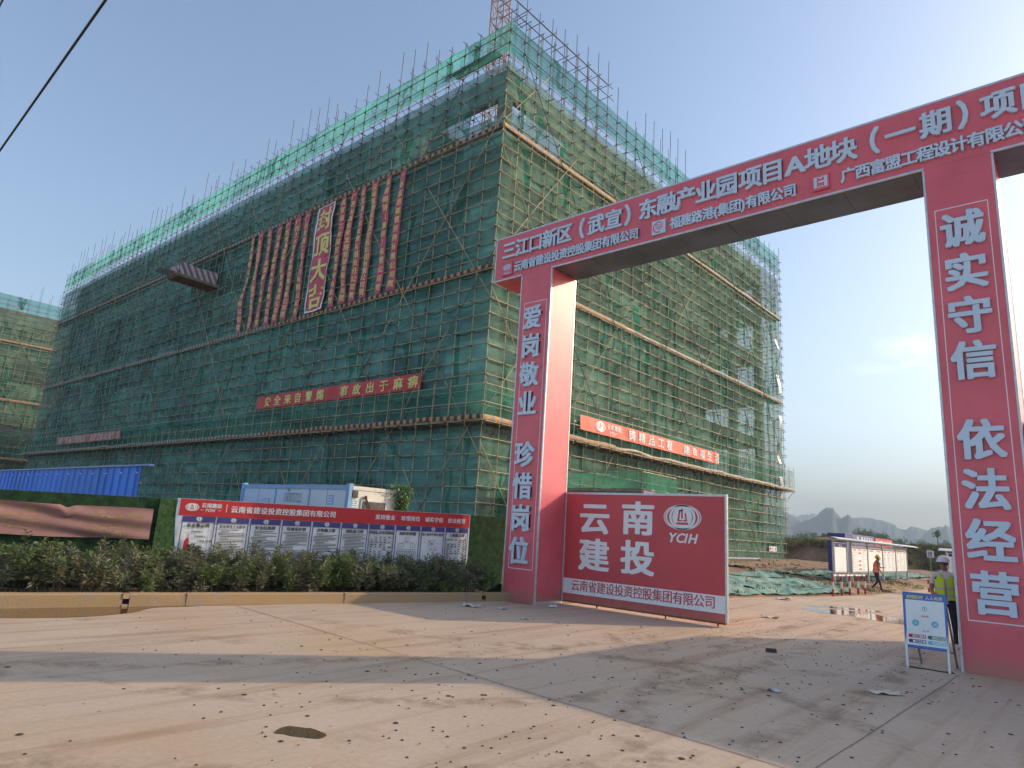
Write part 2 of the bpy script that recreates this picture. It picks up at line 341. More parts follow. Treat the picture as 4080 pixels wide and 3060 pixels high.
def put_char(mb, ch, c, u, v, n, sx, sy=None, ext=0., bold=.02, mi=0, shear=0., fn=None, layer=.0004):
    """character centred at c in the plane u,v (unit vectors); n points to the reader"""
    if ch in ' 　': return
    sy = sy or sx; vs, fs = glyph(ch, ext, shear); u, v, n, c = Vector(u), Vector(v), Vector(n), Vector(c)
    cx = adv(ch)/2; cy = .37
    if ch == '（': cx = .72
    if ch == '）': cx = .28
    sh = [(0, 0)] if bold <= 0 else [(-bold, -bold*.5), (bold, bold*.5), (-bold, bold*.5), (bold, -bold*.5)]
    if bold > .027: sh += [(0, 0), (0, bold*.6), (0, -bold*.6)]
    for k, (bx, by) in enumerate(sh):
        pts = []
        for p in vs:
            q = c+u*((p.x-cx)*sx+bx*sx)+v*((p.y-cy)*sy+by*sy)
            q = q+n*((p.z+.5)*ext if ext > 0 else 0)+n*(layer*k)
            pts.append(fn(q) if fn else q)
        mb.add(pts, fs, mi)
def put_text(mb, s, c0, u, v, n, em, pitch=None, sy=None, bold=.02, mi=0, shear=0., ext=0., vertical=False, fn=None, layer=.0004, center=False):
    """line of text starting at c0 (left middle) or running down from c0 (top middle)"""
    pitch = pitch or em; u, v = Vector(u), Vector(v); c = Vector(c0)
    if vertical:
        for i, ch in enumerate(s): put_char(mb, ch, c-v*(pitch*(i+.5)), u, v, n, em, sy, ext, bold, mi, shear, fn, layer)
        return
    if center: c = c-u*(sum(adv(ch) for ch in s)*pitch/2)
    x = 0
    for ch in s:
        a = adv(ch)*pitch; put_char(mb, ch, c+u*(x+a/2), u, v, n, em, sy, ext, bold, mi, shear, fn, layer); x += a
def ring(mb, c, u, v, n, rx, ry, t, mi=0, seg=40, ext=.0, ox=0.):
    c, u, v, n = Vector(c), Vector(u), Vector(v), Vector(n)
    P = []
    for i in range(seg):
        a = 2*math.pi*i/seg; co, si = math.cos(a), math.sin(a)
        P.append(c+u*(rx*co)+v*(ry*si)); P.append(c+u*((rx-t)*co+ox)+v*((ry-t*.75)*si))
    mb.add([p+n*.0 for p in P], [(2*i, (2*i+2) % (2*seg), (2*i+3) % (2*seg), 2*i+1) for i in range(seg)], mi)
def disc(mb, c, u, v, n, rx, ry, mi=0, seg=32):
    c, u, v = Vector(c), Vector(u), Vector(v)
    mb.poly([c+u*(rx*math.cos(2*math.pi*i/seg))+v*(ry*math.sin(2*math.pi*i/seg)) for i in range(seg)], mi)
def emblem(mb, c, u, v, n, r, wi, ri, fn=None):
    """oval emblem: nested oval lines, a pale oval with a small tower drawn in it (wi pale slot, ri red slot)"""
    c, u, v, n = Vector(c), Vector(u), Vector(v), Vector(n); s0 = len(mb.v)
    ring(mb, c, u, v, n, r, r*.615, r*.05, wi); ring(mb, c, u, v, n, r*.90, r*.60, r*.085, wi)
    ring(mb, c, u, v, n, r*.70, r*.59, r*.13, wi); disc(mb, c+n*.0006, u, v, n, r*.52, r*.52, wi)
    t = c+n*.0012
    def q(x, y): return t+u*(x*r)+v*(y*r)
    mb.poly([q(-.33, -.36), q(.33, -.36), q(.31, -.25), q(-.30, -.25)], ri)
    mb.poly([q(-.27, -.20), q(.0, -.20), q(.0, -.13), q(-.15, -.13), q(-.08, .36), q(-.17, .36)], ri)
    mb.poly([q(-.17, .28), q(-.17, .36), q(.0, .36), q(.0, .28)], ri)
    mb.poly([q(.04, -.20), q(.27, -.20), q(.20, .22), q(.12, .22), q(.17, -.13), q(.04, -.13)], ri)
    mb.poly([q(-.05, -.06), q(.04, -.06), q(.04, .42), q(-.05, .42)], ri)
    if fn:
        for i in range(s0, len(mb.v)): mb.v[i] = tuple(fn(Vector(mb.v[i])))
def fbm(x, y, z=0., o=4):
    s, a, f = 0, 1, 1
    for _ in range(o): s += a*noise.noise(Vector((x*f, y*f, z*f))); a *= .5; f *= 2.03
    return s
X_, Y_, Z_ = Vector((1, 0, 0)), Vector((0, 1, 0)), Vector((0, 0, 1))

# ------------------------------------------------------------------ ground, road, kerb, terrain
g = MB(); g.quad((-6000, -6000, -.05), (6000, -6000, -.05), (6000, 6000, -.05), (-6000, 6000, -.05)); g.build('ground', M['soil'], kind='structure', base=(0, 0, -.05))
def KX(y): return -13.42+(y-3.1)*.207                                # front face of the kerb
EDGE = [(13.1, -10.6), (18, -9.9), (22.2, -9.43), (25.1, -8.9), (28.8, -8.1), (32, -7.5), (45, -7.2), (62, -6.7), (80, -6.4)]
def EX(y):
    for (y0, x0), (y1, x1) in zip(EDGE, EDGE[1:]):
        if y <= y1: return x0+(x1-x0)*(y-y0)/(y1-y0)
    return -6.4
g = MB(); pts = [(KX(-40), -40, 0), (KX(13.1), 13.1, 0)]+[(x, y, 0) for y, x in EDGE]+[(40, 80, 0), (40, -40, 0)]
g.poly(pts); g.build('concrete_road', M['ground'], kind='structure', base=(0, 0, 0))
M['joint'] = mat('joint_dirt', (.27, .20, .145), .95, .3, 4)
def joint(a, b, wd=.012):
    a, b = Vector(a), Vector(b); d = (b-a).normalized(); p = Vector((-d.y, d.x, 0))*wd; n = 30; mb = MB()
    mb.grid(lambda u, v: a+(b-a)*u+p*(2*v-1)+Vector((fbm(u*9, a.x, 0)*.012, fbm(u*9, a.y, 5)*.012, .004)), n, 1)
    mb.build('road_joint', M['joint'], kind='structure')
joint((-13.0, 6.7, 0), (-9.0, 6.45, 0), .007); joint((-9.0, 6.45, 0), (-.5, 5.9, 0), .006); joint((-1.78, 12.9, 0), (-1.95, 4.0, 0), .006)
# kerb with two drain holes
k = MB()
def kseg(y0, y1, n):
    def sec(u, j):
        y = y0+(y1-y0)*u; x = KX(y); h = .235-.035*max(0, min(1, (y-3)/10))+.006*fbm(y*1.5, 2)
        return [Vector((x+.01*fbm(y*2, 1), y, 0)), Vector((x-.01, y, h-.03)), Vector((x-.04, y, h)), Vector((x-.15, y, h+.005)), Vector((x-.17, y, 0))][j]
    k.grid(lambda u, v: sec(u, round(v*4)), n, 4)
ya = -9
for yh in (4.85, 12.45):
    kseg(ya, yh-.055, int((yh-ya)*6)); ya = yh+.055
    k.box((KX(yh)-.15, yh-.055, .135), (KX(yh)-.004, yh+.055, .226)); k.box((KX(yh)-.15, yh-.055, 0), (KX(yh)-.003, yh+.055, .04))
kseg(ya, 13.25, 8)
for q in range(-8, 22):
    yq = 1.02*q/1.0-.3
    if yq < 13.1 and q % 3 == 0: k.box((KX(yq)-.16, yq-.003, 0), (KX(yq)+.0065, yq+.003, .233-.035*max(0, min(1, (yq-3)/10))), 1)
ko = k.build('kerb', [M['kerb'], M['joint']], kind='structure')
for yh in (4.85, 12.45):
    d = MB(); d.box((KX(yh)-.16, yh-.054, .041), (KX(yh)-.06, yh+.054, .134)); d.build('drain_hole', M['hole'], ko)
# planting bed behind the kerb
g = MB(); g.grid(lambda u, v: (KX(-9+22.3*v)-.16-1.75*u, -9+22.3*v, .13+.05*fbm(u*4, v*30)), 8, 60); g.build('planting_bed', M['soil'], kind='structure')
# water
def puddle(name, pts, m, z=.004):
    mb = MB(); P = []
    n = len(pts)
    for i in range(n):                                            # rounded outline
        p0, p1, p2, p3 = [Vector((*pts[(i+j-1) % n], 0)) for j in range(4)]
        for t in [s/6 for s in range(6)]:
            q = .5*((2*p1)+(p2-p0)*t+(2*p0-5*p1+4*p2-p3)*t*t+(3*p1-p0-3*p2+p3)*t**3)
            P.append(Vector((q.x+.03*fbm(q.x*3, q.y*3), q.y+.03*fbm(q.x*3+9, q.y*3), z)))
    c = sum(P, Vector())/len(P); k = len(P)
    bm = bmesh.new(); f = bm.faces.new([bm.verts.new(p) for p in P]); bmesh.ops.triangulate(bm, faces=[f]); mb.bm(bm); bm.free()
    mb.build(name, m, kind='structure')
puddle('kerb_puddle', [(KX(-1)+.01, -1), (-13.0, -.5), (-12.6, 2.2), (-12.35, 2.95), (-12.1, 3.75), (-12.3, 4.7), (-12.75, 5.2), (-12.72, 5.9), (-12.8, 6.3), (KX(7.4)+.02, 7.4), (KX(5)+.01, 5), (KX(2)+.01, 2)], M['water'])
puddle('puddle', [(-5.26, 3.28), (-5.34, 3.44), (-5.2, 3.56), (-5.08, 3.58), (-4.96, 3.58), (-4.93, 3.47), (-5.06, 3.36), (-5.16, 3.32)], M['water'])
puddle('puddle', [(-6.9, 21.6), (-6.3, 22.5), (-5.5, 22.8), (-4.7, 22.2), (-3.6, 21.4), (-3.5, 20.5), (-4.4, 20.4), (-5.2, 20.9), (-6.1, 20.9)], M['water2'])
puddle('puddle', [(-7.2, 23.0), (-6.6, 23.7), (-5.5, 23.9), (-5.2, 23.5), (-6.3, 23.1), (-7.0, 22.7)], M['water2'])
# mound of dug earth beside the road, up to the scaffold
def sm(t): t = max(0, min(1, t)); return t*t*(3-2*t)
def HT(x, y):
    d = EX(y)-x
    if d <= 0: return -.04
    gy = 1-.72*sm((y-30.5)/3)
    h = .24*sm(d/.9)+.52*gy*sm((d-.8)/4.2)+.22*sm((d-6)/8)*(1-gy)
    return h*(1+.0)+(.10*fbm(x*.55, y*.55)+.035*fbm(x*2.1, y*2.1, 3))*sm(d/1.2)-.04
g = MB(); g.grid(lambda u, v: (lambda y: (lambda x: (x, y, HT(x, y)))(EX(y)+.3-24*u**1.4))(14+66*v**1.15), 110, 150); g.build('dirt_mound', M['soil'], smooth=True, kind='structure')
# green dust netting laid over the mound
def dust(y0, y1, d0, d1, nu, nv, thr, seed, name='dust_netting', m='dustnet'):
    mb = MB()
    def fn(u, v):
        y = y0+(y1-y0)*v; x = EX(y)-d0-(d1-d0)*u
        wr = .07*abs(fbm(x*1.6+seed, y*1.1, 1))+.10*abs(math.sin(x*2.3+y*.9+4*fbm(x*.5, y*.5, seed)))*abs(fbm(x*.7, y*.7, seed))+.16*max(0, fbm(x*.45, y*.4, seed+6))
        return Vector((x, y, HT(x, y)+.035+wr))
    mb.grid(fn, nu, nv, mif=lambda i, j: 0 if noise.noise(Vector((i/nu*4+seed, j/nv*(y1-y0)*.28, seed)))+.25*noise.noise(Vector((i/nu*22, j/nv*(y1-y0)*1.6, 2))) < thr and (0 < j < nv-1 or (i*7+j) % 3) else None)
    return mb.build(name, M[m], smooth=True)
dn_o = dust(16.5, 31.6, .25, 6.4, 90, 190, .30, 3.3); tag(dn_o, 'wrinkled green dust netting spread over the earth mound behind the gate', 'netting')
dn2 = dust(37, 62, 2.4, 6.5, 40, 120, .22, 8.1); tag(dn2, 'strip of green dust netting on the bank behind the notice boards', 'netting')
# stones and weeds on it
rb = MB(); rnd = random.Random(4)
for i in range(900):
    y = 22+rnd.random()**1.2*52; d = 5+rnd.random()*13; x = EX(y)-d
    if i > 620: y = 30+rnd.random()*26; d = 3.5+rnd.random()*9; x = EX(y)-d
    s = .03+.13*rnd.random()**3; z = HT(x, y)
    a = [Vector((rnd.uniform(-1, 1), rnd.uniform(-1, 1), rnd.uniform(-.6, .8)))*s for _ in range(6)]
    bm = bmesh.new(); vs = [bm.verts.new(Vector((x, y, z+s*.2))+q) for q in a]; bmesh.ops.convex_hull(bm, input=vs); bmesh.ops.delete(bm, geom=[q for q in bm.verts if not q.link_faces], context='VERTS'); rb.bm(bm); bm.free()
rb.build('rubble', M['rubble'], label='broken stone and rubble strewn on the earth mound', cat='rubble', kind='stuff')
def tuft(mb, x, y, z, h, n, rnd, spread=.12, mi=0):
    for _ in range(n):
        a = rnd.random()*6.283; l = h*(.5+rnd.random()*.6); wd = .012+.012*rnd.random(); o = Vector((x+rnd.uniform(-1, 1)*spread, y+rnd.uniform(-1, 1)*spread, z))
        t = Vector((math.cos(a)*.5, math.sin(a)*.5, 1)).normalized()*l; sd_ = Vector((-math.sin(a), math.cos(a), 0))*wd
        mb.add([o-sd_, o+sd_, o+t*.6+sd_*.8, o+t+Vector((math.cos(a), math.sin(a), -.3))*l*.2], [(0, 1, 2, 3)], mi)
wd = MB()
for i in range(520):
    y = 16.8+rnd.random()*28; d = .2+rnd.random()**1.3*6; x = EX(y)-d
    if fbm(x*.4, y*.4, 7) < -.05: continue
    tuft(wd, x, y, HT(x, y)+.05, .06+.14*rnd.random(), 12, rnd, .22, rnd.choice((0, 0, 1)))
wd.build('weeds', [M['tree'], M['grass']], label='low weeds growing through the netting on the mound', cat='weeds', kind='stuff')
# cut bank with grass on top, plateau behind
def bank_h(x, y):
    t = (y-82-2.2*fbm(x*.06, 1)-.02*x)/3.4; top = 2.55+.05*fbm(x*.1, y*.1)*4+.012*(x+20)
    return .15+(top-.15)*sm(t)+.18*fbm(x*.5, y*.5, 4)*(1 if t > 0 else .3)
bk = MB(); bk.grid(lambda u, v: (lambda x, y: (x, y, bank_h(x, y)))(-75+105*u, 78+14*v), 170, 44, mif=lambda i, j: 1 if j > 22+5*noise.noise(Vector((i*.13, 0, 0))) else 0)
bk.grid(lambda u, v: (lambda x, y: (x, y, bank_h(x, y) if v < .01 else 2.6+.3*fbm(x*.02, y*.02)))(-400+800*u, 91.9+600*v), 60, 40, mi=1)
bank_o = bk.build('embankment', [M['soil'], M['grass']], smooth=True, kind='structure')
gr = MB()
for i in range(2600):
    x = -32+34*rnd.random(); y = 83.2+4.5*rnd.random()**1.4; tuft(gr, x, y, bank_h(x, y)-.03, .3+.5*rnd.random(), 6, rnd, .3, rnd.choice((0, 0, 1)))
gr.build('bank_grass', [M['grass'], M['tree']], label='dry grass and scrub on top of the cut earth bank', cat='grass', kind='stuff')
# karst hills
def hill(name, prof, D, W, seed):
    def crest(a):
        for (a0, t0), (a1, t1) in zip(prof, prof[1:]):
            if a <= a1: s = (a-a0)/(a1-a0); s = s*s*(3-2*s)*.5+s*.5; return t0+(t1-t0)*s
        return prof[-1][1]
    A0, A1 = prof[0][0], prof[-1][0]; mb = MB()
    def fn(u, v):
        a = A0+(A1-A0)*u; t = 2*v-1; r = D+t*W; a += .55*min(1, abs(t)*2)*fbm(a*.9, t*2.6, seed+3)
        zc = 1.75+crest(a)*D*(1+.0)+fbm(a*4, seed, 0, 5)*D*.0011
        s = max(0, 1-abs(t))**.85
        z = zc*s+(fbm(a*2.2, t*2.2, seed, 5)*zc*.34)*(min(1, abs(t)*4)*s)
        return Vector((r*math.sin(R(a)), r*math.cos(R(a)), z-3))
    mb.grid(fn, 200, 30); mb.build(name, M['hill_f'], smooth=True, base=(0, 0, 0), kind='structure')
hill('hills', [(-30, .0), (-26, .03), (-22, .048), (-18.62, .0504), (-18.09, .0423), (-17.49, .0371), (-16.96, .0404), (-16.42, .0458), (-16.11, .0525), (-15.65, .0585), (-15.28, .0566), (-15.0, .0505), (-14.72, .0452), (-14.28, .0476), (-13.93, .0458), (-13.58, .0406), (-13.24, .0354), (-12.91, .0296), (-12.5, .0253), (-11.5, .014), (-10, 0)], 2100, 420, 1.3)
hill('hills', [(-24, .0), (-20, .047), (-18.62, .049), (-18.09, .0451), (-17.79, .0433), (-17.47, .0464), (-17.02, .046), (-16.71, .0491), (-16.34, .0466), (-15, .03), (-14, 0)], 4000, 500, 4.1)
hill('hills', [(-17, 0), (-15, .04), (-14.22, .0428), (-13.78, .046), (-13.07, .0465), (-12.1, .0439), (-11.42, .0405), (-10.96, .0355), (-10.5, .0333), (-10.15, .0376), (-9.69, .0367), (-9.24, .0338), (-8.8, .0303), (-7, .028), (-4, .035), (0, .03), (4, 0)], 3100, 450, 7.7)
hill('hills', [(-11.6, 0), (-10.9, .0165), (-10.15, .0191), (-9.74, .0215), (-9.32, .0298), (-8.91, .0367), (-8.39, .0391), (-7.81, .039), (-6.5, .036), (-4, .02), (-2, 0)], 2600, 380, 2.2)

# ------------------------------------------------------------------ the building under construction and its scaffold
class Frame:
    """building axes: a runs left along the front, b runs back along the side, off the scaffold's outer corner"""
    def __init__(s, B0, bl, bn): s.o, s.l, s.n = Vector(B0), Vector(bl).normalized(), Vector(bn).normalized()
    def __call__(s, a, b, z): return s.o+s.l*a+s.n*b+Z_*z
def obox(mb, F, a0, a1, b0, b1, z0, z1, mi=0):
    mb.boxo(F(a0, b0, z0), F(a1, b0, z0)-F(a0, b0, z0), F(a0, b1, z0)-F(a0, b0, z0), Z_*(z1-z0), mi)
def gz(x, y): return HT(x, y)-.05 if (x < EX(y) and y > 14) else -.05
FLOORS = [8.55, 13.4, 18.25, 23.1, 27.95, 32.6]
def frame_building(F, LL, LR, label, seed, full=True):
    """concrete frame: columns, floor slabs with edge beams, block infill"""
    t = thing('building', F(LL/2, LR/2, 0), label, 'building'); rnd = random.Random(seed)
    A0, A1, B0_, B1 = 1.6, LL-1.6, 1.6, LR-1.6
    na = max(2, round((A1-A0)/8.3)); nb = max(2, round((B1-B0_)/7.4)); da = (A1-A0)/na; db = (B1-B0_)/nb
    for k, z in enumerate(FLOORS):
        mb = MB()
        if k == len(FLOORS)-1 and full:      # roof slab left open at the corner bay
            obox(mb, F, A0+da*.9, A1, B0_, B1, z-.35, z); obox(mb, F, A0, A0+da*.9, B0_+db*1.6, B1, z-.35, z)
        else: obox(mb, F, A0, A1, B0_, B1, z-.18, z)
        obox(mb, F, A0-.02, A1+.02, B0_-.02, B0_+.35, z-.95, z+.003); obox(mb, F, A0-.021, A0+.35, B0_+.352, B1+.02, z-.95, z+.002)
        obox(mb, F, A0+.352, A1, B1-.35, B1+.01, z-.9, z+.004); obox(mb, F, A1-.35, A1+.01, B0_+.352, B1-.352, z-.9, z+.005)
        mb.build('floor_slab', M['concrete'], t)
    for i in range(na+1):
        for j in range(nb+1):
            if (i not in (0, na) and j not in (0, nb)): continue
            mb = MB(); a = A0+da*i-(.7 if i == na else 0); b = B0_+db*j-(.7 if j == nb else 0)
            obox(mb, F, a-.03, a+.72, b-.03, b+.72, -.3, FLOORS[-1]-.952); mb.build('column', M['concrete'], t)
    # parapet
    mb = MB(); z = FLOORS[-1]+.006
    obox(mb, F, A0, A1, B0_, B0_+.25, z, z+1.25); obox(mb, F, A0, A0+.25, B0_+.252, B1, z, z+1.25); mb.build('parapet', M['concrete'], t)
    zs = [0]+FLOORS
    for side in ('front', 'side'):
        for k in range(len(zs)-1):
            z0, z1 = zs[k]+.01, zs[k+1]-.96; n, d = (na, da) if side == 'front' else (nb, db); mb = MB()
            for i in range(n):
                if side == 'side' and full and i >= n-2 and k > 0: continue            # open bays at the far end
                if full and k == len(zs)-2 and i == 0:                                  # top corner bay only has a low wall
                    hi = z0+.7
                elif rnd.random() < .16 and side == 'front' and k > 0: hi = z0+1.1
                else: hi = None
                s0 = (A0 if side == 'front' else B0_)+d*i+.73; s1 = s0+d-.76
                def wl(u0, u1, zz0, zz1):
                    if side == 'front': obox(mb, F, u0, u1, B0_+.12, B0_+.32, zz0, zz1)
                    else: obox(mb, F, A0+.12, A0+.32, u0, u1, zz0, zz1)
                if hi: wl(s0, s1, z0, hi); continue
                sill = z0+(1.05 if k else 1.6); head = sill+(1.7 if k else 3.2) if (side == 'front' or (i+k) % 3 == 0) else sill
                if side == 'front' and (i*5+k*3) % 4 == 0: head = sill
                wl(s0, s1, z0, sill)
                if head > sill:
                    wl(s0, s0+1.1, sill, head); wl(s1-1.1, s1, sill, head); m_ = (s0+s1)/2; wl(m_-.35, m_+.35, sill, head)
                wl(s0, s1, head, z1)
            if mb.v: mb.build('block_wall', M['block'], t)
    # unseen core box added to block the view and keep the floors dark
    mb = MB(); obox(mb, F, A0+12, A1-6, B0_+7, B1-16 if full else B1-8, 0, FLOORS[-1]-.4); mb.build('core_blocker', M['dark_in'], t)
    return t

def net_panel(F, side, s0, s1, z0, z1, inset, seed, nv_per=3, ns_per=4, bil=.07, holes=()):
    mb = MB(); st = 1.45; ld = .97; nu = max(2, int((s1-s0)/st*ns_per)); nv = max(2, int((z1-z0)/ld*nv_per))
    def fn(u, v):
        s = s0+(s1-s0)*u; z = z0+(z1-z0)*v
        p = abs(math.sin(math.pi*z/(ld*2)))*abs(math.sin(math.pi*s/st))**.5
        d = inset-bil*.6*p+.05*noise.noise(Vector((s*.9, z*.35, seed)))+.03*noise.noise(Vector((s*3.1, z*.8, seed+3)))
        return F(s, d, z) if side == 'front' else F(d, s, z)
    def mif(i, j):
        s = s0+(s1-s0)*(i+.5)/nu; z = z0+(z1-z0)*(j+.5)/nv
        for h in holes:
            if h[0] < s < h[1] and h[2]+.25*noise.noise(Vector((s*2, 0, 1))) < z < h[3]+.25*noise.noise(Vector((s*2, 5, 1))): return None
        return 0
    mb.grid(fn, nu, nv, mif=mif); return mb
def folds(F, side, S1, z0, z1, n, seed, inset):
    """loose doubled strips and hanging folds of netting"""
    mb = MB(); rnd = random.Random(seed)
    for _ in range(n):
        s = rnd.uniform(1, S1-1); l = min(rnd.uniform(1.2, 4.2), z1-z0); z = rnd.uniform(z0+l, z1); wd_ = rnd.uniform(.12, .38); nn = 9
        sh = rnd.uniform(-.5, .5); d0 = inset-.05-rnd.random()*.06
        pts = []
        for j in range(nn+1):
            v = j/nn; zz = z-l*v; c = s+sh*v+.10*math.sin(v*9+s); w_ = wd_*(.5+1.1*abs(math.sin(v*3+s)))*(1-v*.55)
            for e in (-1, 0, 1):
                d = d0+(.05 if e else -.03)+.03*math.sin(v*11+e)
                pts.append(F(c+e*w_, d, zz) if side == 'front' else F(d, c+e*w_, zz))
        mb.add(pts, [(j*3+i, j*3+i+1, j*3+i+4, j*3+i+3) for j in range(nn) for i in (0, 1)])
    return mb
def seams(F, side, S1, z0, z1, seed, inset):
    mb = MB(); rnd = random.Random(seed); z = z0+1.94
    while z < z1:
        s = 0
        while s < S1-1.5:
            if rnd.random() < .75:
                n = 6; sag = rnd.uniform(.06, .26); th = rnd.uniform(.03, .09); pts = []
                for i in range(n+1):
                    u = i/n; q = -sag*math.sin(math.pi*u)
                    for e in (0, 1):
                        d = inset-.06-.04*math.sin(math.pi*u)
                        zz = z+q-e*th; pts.append(F(s+1.45*u, d, zz) if side == 'front' else F(d, s+1.45*u, zz))
                mb.add(pts, [(2*i, 2*i+2, 2*i+3, 2*i+1) for i in range(n)])
            s += 1.45
        z += 1.94
    return mb

def scaffold(F, LL, LR, label, seed, full=True, top=35.9, z1=27.95, z2=17.95, z3=8.02):
    t = thing('scaffolding', F(2, 2, 0), label, 'scaffolding'); rnd = random.Random(seed)
    ST, LD, Rr = 1.45, .97, .027
    front = full
    sides = [('front', LL), ('side', LR)]
    inner, joints = MB(), MB()
    levels = [z3+LD*i for i in range(-8, int((top-z3)/LD)+1)]; levels = [z for z in levels if z > .4]
    def Q(side, s, d, z): return F(s, d, z) if side == 'front' else F(d, s, z)
    for side, L in sides:
        step = ST if (full or side == 'side') else ST*3
        n = int(L/step)
        for i in range(n+1):
            if side == 'side' and i == 0: continue
            s = L*i/n; ext = top+rnd.choice((.4, 1.2, 1.9, 2.6, 3.1))*(1 if rnd.random() < .8 else .4)
            if side == 'side' and s < 13 and full: ext = top+rnd.uniform(2.6, 4.2)
            p = Q(side, s, 0, 0); z0 = gz(p.x, p.y)
            mb = MB(); j = rnd.uniform(-.03, .03); zz = z0; k = 0
            while zz < ext:                       # tubes are joined end to end
                z_ = min(ext, zz+6); jj = j+rnd.uniform(-.015, .015); mb.tube(Q(side, s+jj, 0, zz), Q(side, s+jj+rnd.uniform(-.012, .012), 0, z_), Rr, 6, 1 if zz > top-6.2 and z_ > top else 0); zz = z_; k += 1
            if s > 0: mb.build('upright_pole', [M['pole'], M['pole_dark']], t)
            else: mb.build('upright_pole', [M['pole'], M['pole_dark']], t)
            if s > .5: inner.tube(Q(side, s, 1.0, z0), Q(side, s, 1.0, ext-.3-rnd.random()*.8), Rr, 4)
            for z in levels:
                o = rnd.uniform(.04, .22) if rnd.random() < .75 else .5*rnd.random()
                if not full and rnd.random() < .5: continue
                joints.tube(Q(side, s+.06, -o, z-.05), Q(side, s+.06, .30 if rnd.random() < .6 else 1.25, z-.05), Rr, 4)
                c = Q(side, s, -.01, z); joints.box(c-Vector((.055, .055, .06)), c+Vector((.055, .055, .05)))
        for z in levels:
            mb = MB(); m_ = max(1, round(L/6)); zz = z+rnd.uniform(-.03, .03)
            for q in range(m_):
                za, zb = zz+rnd.uniform(-.03, .03), zz+rnd.uniform(-.03, .03)
                mb.tube(Q(side, L*q/m_-.2, -.05, za), Q(side, L*(q+1)/m_+.2, -.05, zb), Rr, 6)
            mb.build('ledger_pole', M['pole_dark'] if z > top-2 else M['pole'], t)
            if (z-z3) % (2*LD) < .1: inner.tube(Q(side, 1.0, 1.05, z), Q(side, L-.5, 1.05, z), Rr, 4)
        # crossing diagonal braces
        per = 7.25; sl = 1.36; zt = top-1.5
        for k in range(-5, int(L/per)+5):
            for sg in (1, -1):
                a0 = k*per+(3.1 if side == 'front' else 1.2); z0 = .4
                if sg > 0: p0, p1 = (a0, z0), (a0+(zt-z0)/sl, zt)
                else: p0, p1 = (a0+(zt-z0)/sl, z0), (a0, zt)
                lo, hi = 0., 1.
                if p0[0] != p1[0]:
                    ta, tb = sorted(((0-p0[0])/(p1[0]-p0[0]), (L-p0[0])/(p1[0]-p0[0]))); lo, hi = max(lo, ta), min(hi, tb)
                if hi-lo < .08: continue
                mb = MB(); nn = max(1, round((hi-lo)*(zt-z0)*1.25/6)); of = -.09 if sg > 0 else -.13
                for q in range(nn):
                    u0, u1 = lo+(hi-lo)*q/nn, lo+(hi-lo)*(q+1)/nn
                    f = lambda u: Q(side, p0[0]+(p1[0]-p0[0])*u+rnd.uniform(-.05, .05), of+rnd.uniform(-.02, .02), p0[1]+(p1[1]-p0[1])*u)
                    mb.tube(f(u0), f(min(1, u1+.006)), Rr, 6, rnd.choice((0, 0, 1, 2)))
                if mb.v: mb.build('diagonal_brace', [M['pole'], M['pole_dark'], M['brace_stripe']], t)
    inner.build('inner_row', M['pole_dark'], t, kind='stuff'); joints.build('coupler', M['coupler'], t, kind='stuff')
    # netting
    def nb(mb, name, m): o = mb.build(name, M[m], t, smooth=True); return o
    nt = FLOORS[-1]+.35
    hl = ((.6, 4.0, 28.95, 30.2),) if full else ()
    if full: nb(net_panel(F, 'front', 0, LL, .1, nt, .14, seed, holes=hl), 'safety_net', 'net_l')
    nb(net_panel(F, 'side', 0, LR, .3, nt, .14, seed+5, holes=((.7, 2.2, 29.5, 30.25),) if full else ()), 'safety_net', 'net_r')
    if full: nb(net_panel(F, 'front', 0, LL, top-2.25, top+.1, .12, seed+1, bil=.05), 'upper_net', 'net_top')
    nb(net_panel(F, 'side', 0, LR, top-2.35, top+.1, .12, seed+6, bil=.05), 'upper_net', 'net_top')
    if full: nb(folds(F, 'front', LL, .5, nt, 150, seed+2, .14), 'net_fold', 'net_fold'); nb(folds(F, 'front', LL, top-2.1, top+.05, 22, seed+12, .12), 'net_fold', 'net_fold')
    nb(folds(F, 'side', LR, .5, nt, 110, seed+3, .14), 'net_fold', 'net_fold'); nb(folds(F, 'side', LR, top-2.1, top+.05, 9, seed+13, .12), 'net_fold', 'net_fold')
    if full: nb(seams(F, 'front', LL, .2, nt, seed+7, .14), 'net_seam', 'net_seam')
    nb(seams(F, 'side', LR, .2, nt, seed+8, .14), 'net_seam', 'net_seam')
    # striped toe boards at each working level
    def toe(side, s0, s1, d, z, h, m, wav=.02):
        mb = MB(); n = int((s1-s0)/.6)
        def f(u, v):
            s = s0+(s1-s0)*u; q = Q(side, s, d-.02*math.sin(v*3.14), z+h*v+wav*noise.noise(Vector((s*.35, z, 2)))*2); return q
        mb.grid(f, n, 2); mb.build('toe_board', M[m], t)
        mb = MB(); a_, b_ = Q(side, s0, d+.03, z-.06), Q(side, s1, d+.03, z-.06); mb.boxo(a_, b_-a_, (Q(side, s0, 1.2, z-.06)-a_), Z_*.05); mb.build('plank_deck', M['plank'], t)
    for z in (z1, z2):
        if full: toe('front', 0, 26, -.075, z-.1, .24, 'tb_l'); toe('front', 26.01, LL, -.075, z-.1, .24, 'tb_lw', .05)
        if full: toe('side', 0, 15, -.075, z-.1, .24, 'tb_r'); toe('side', 15.01, LR, -.075, z-.1, .17, 'tb_rw', .05)
        else: toe('side', 0, LR, -.075, z-.1, .26, 'tb_r')
    # projecting catwalk
    PO = .75
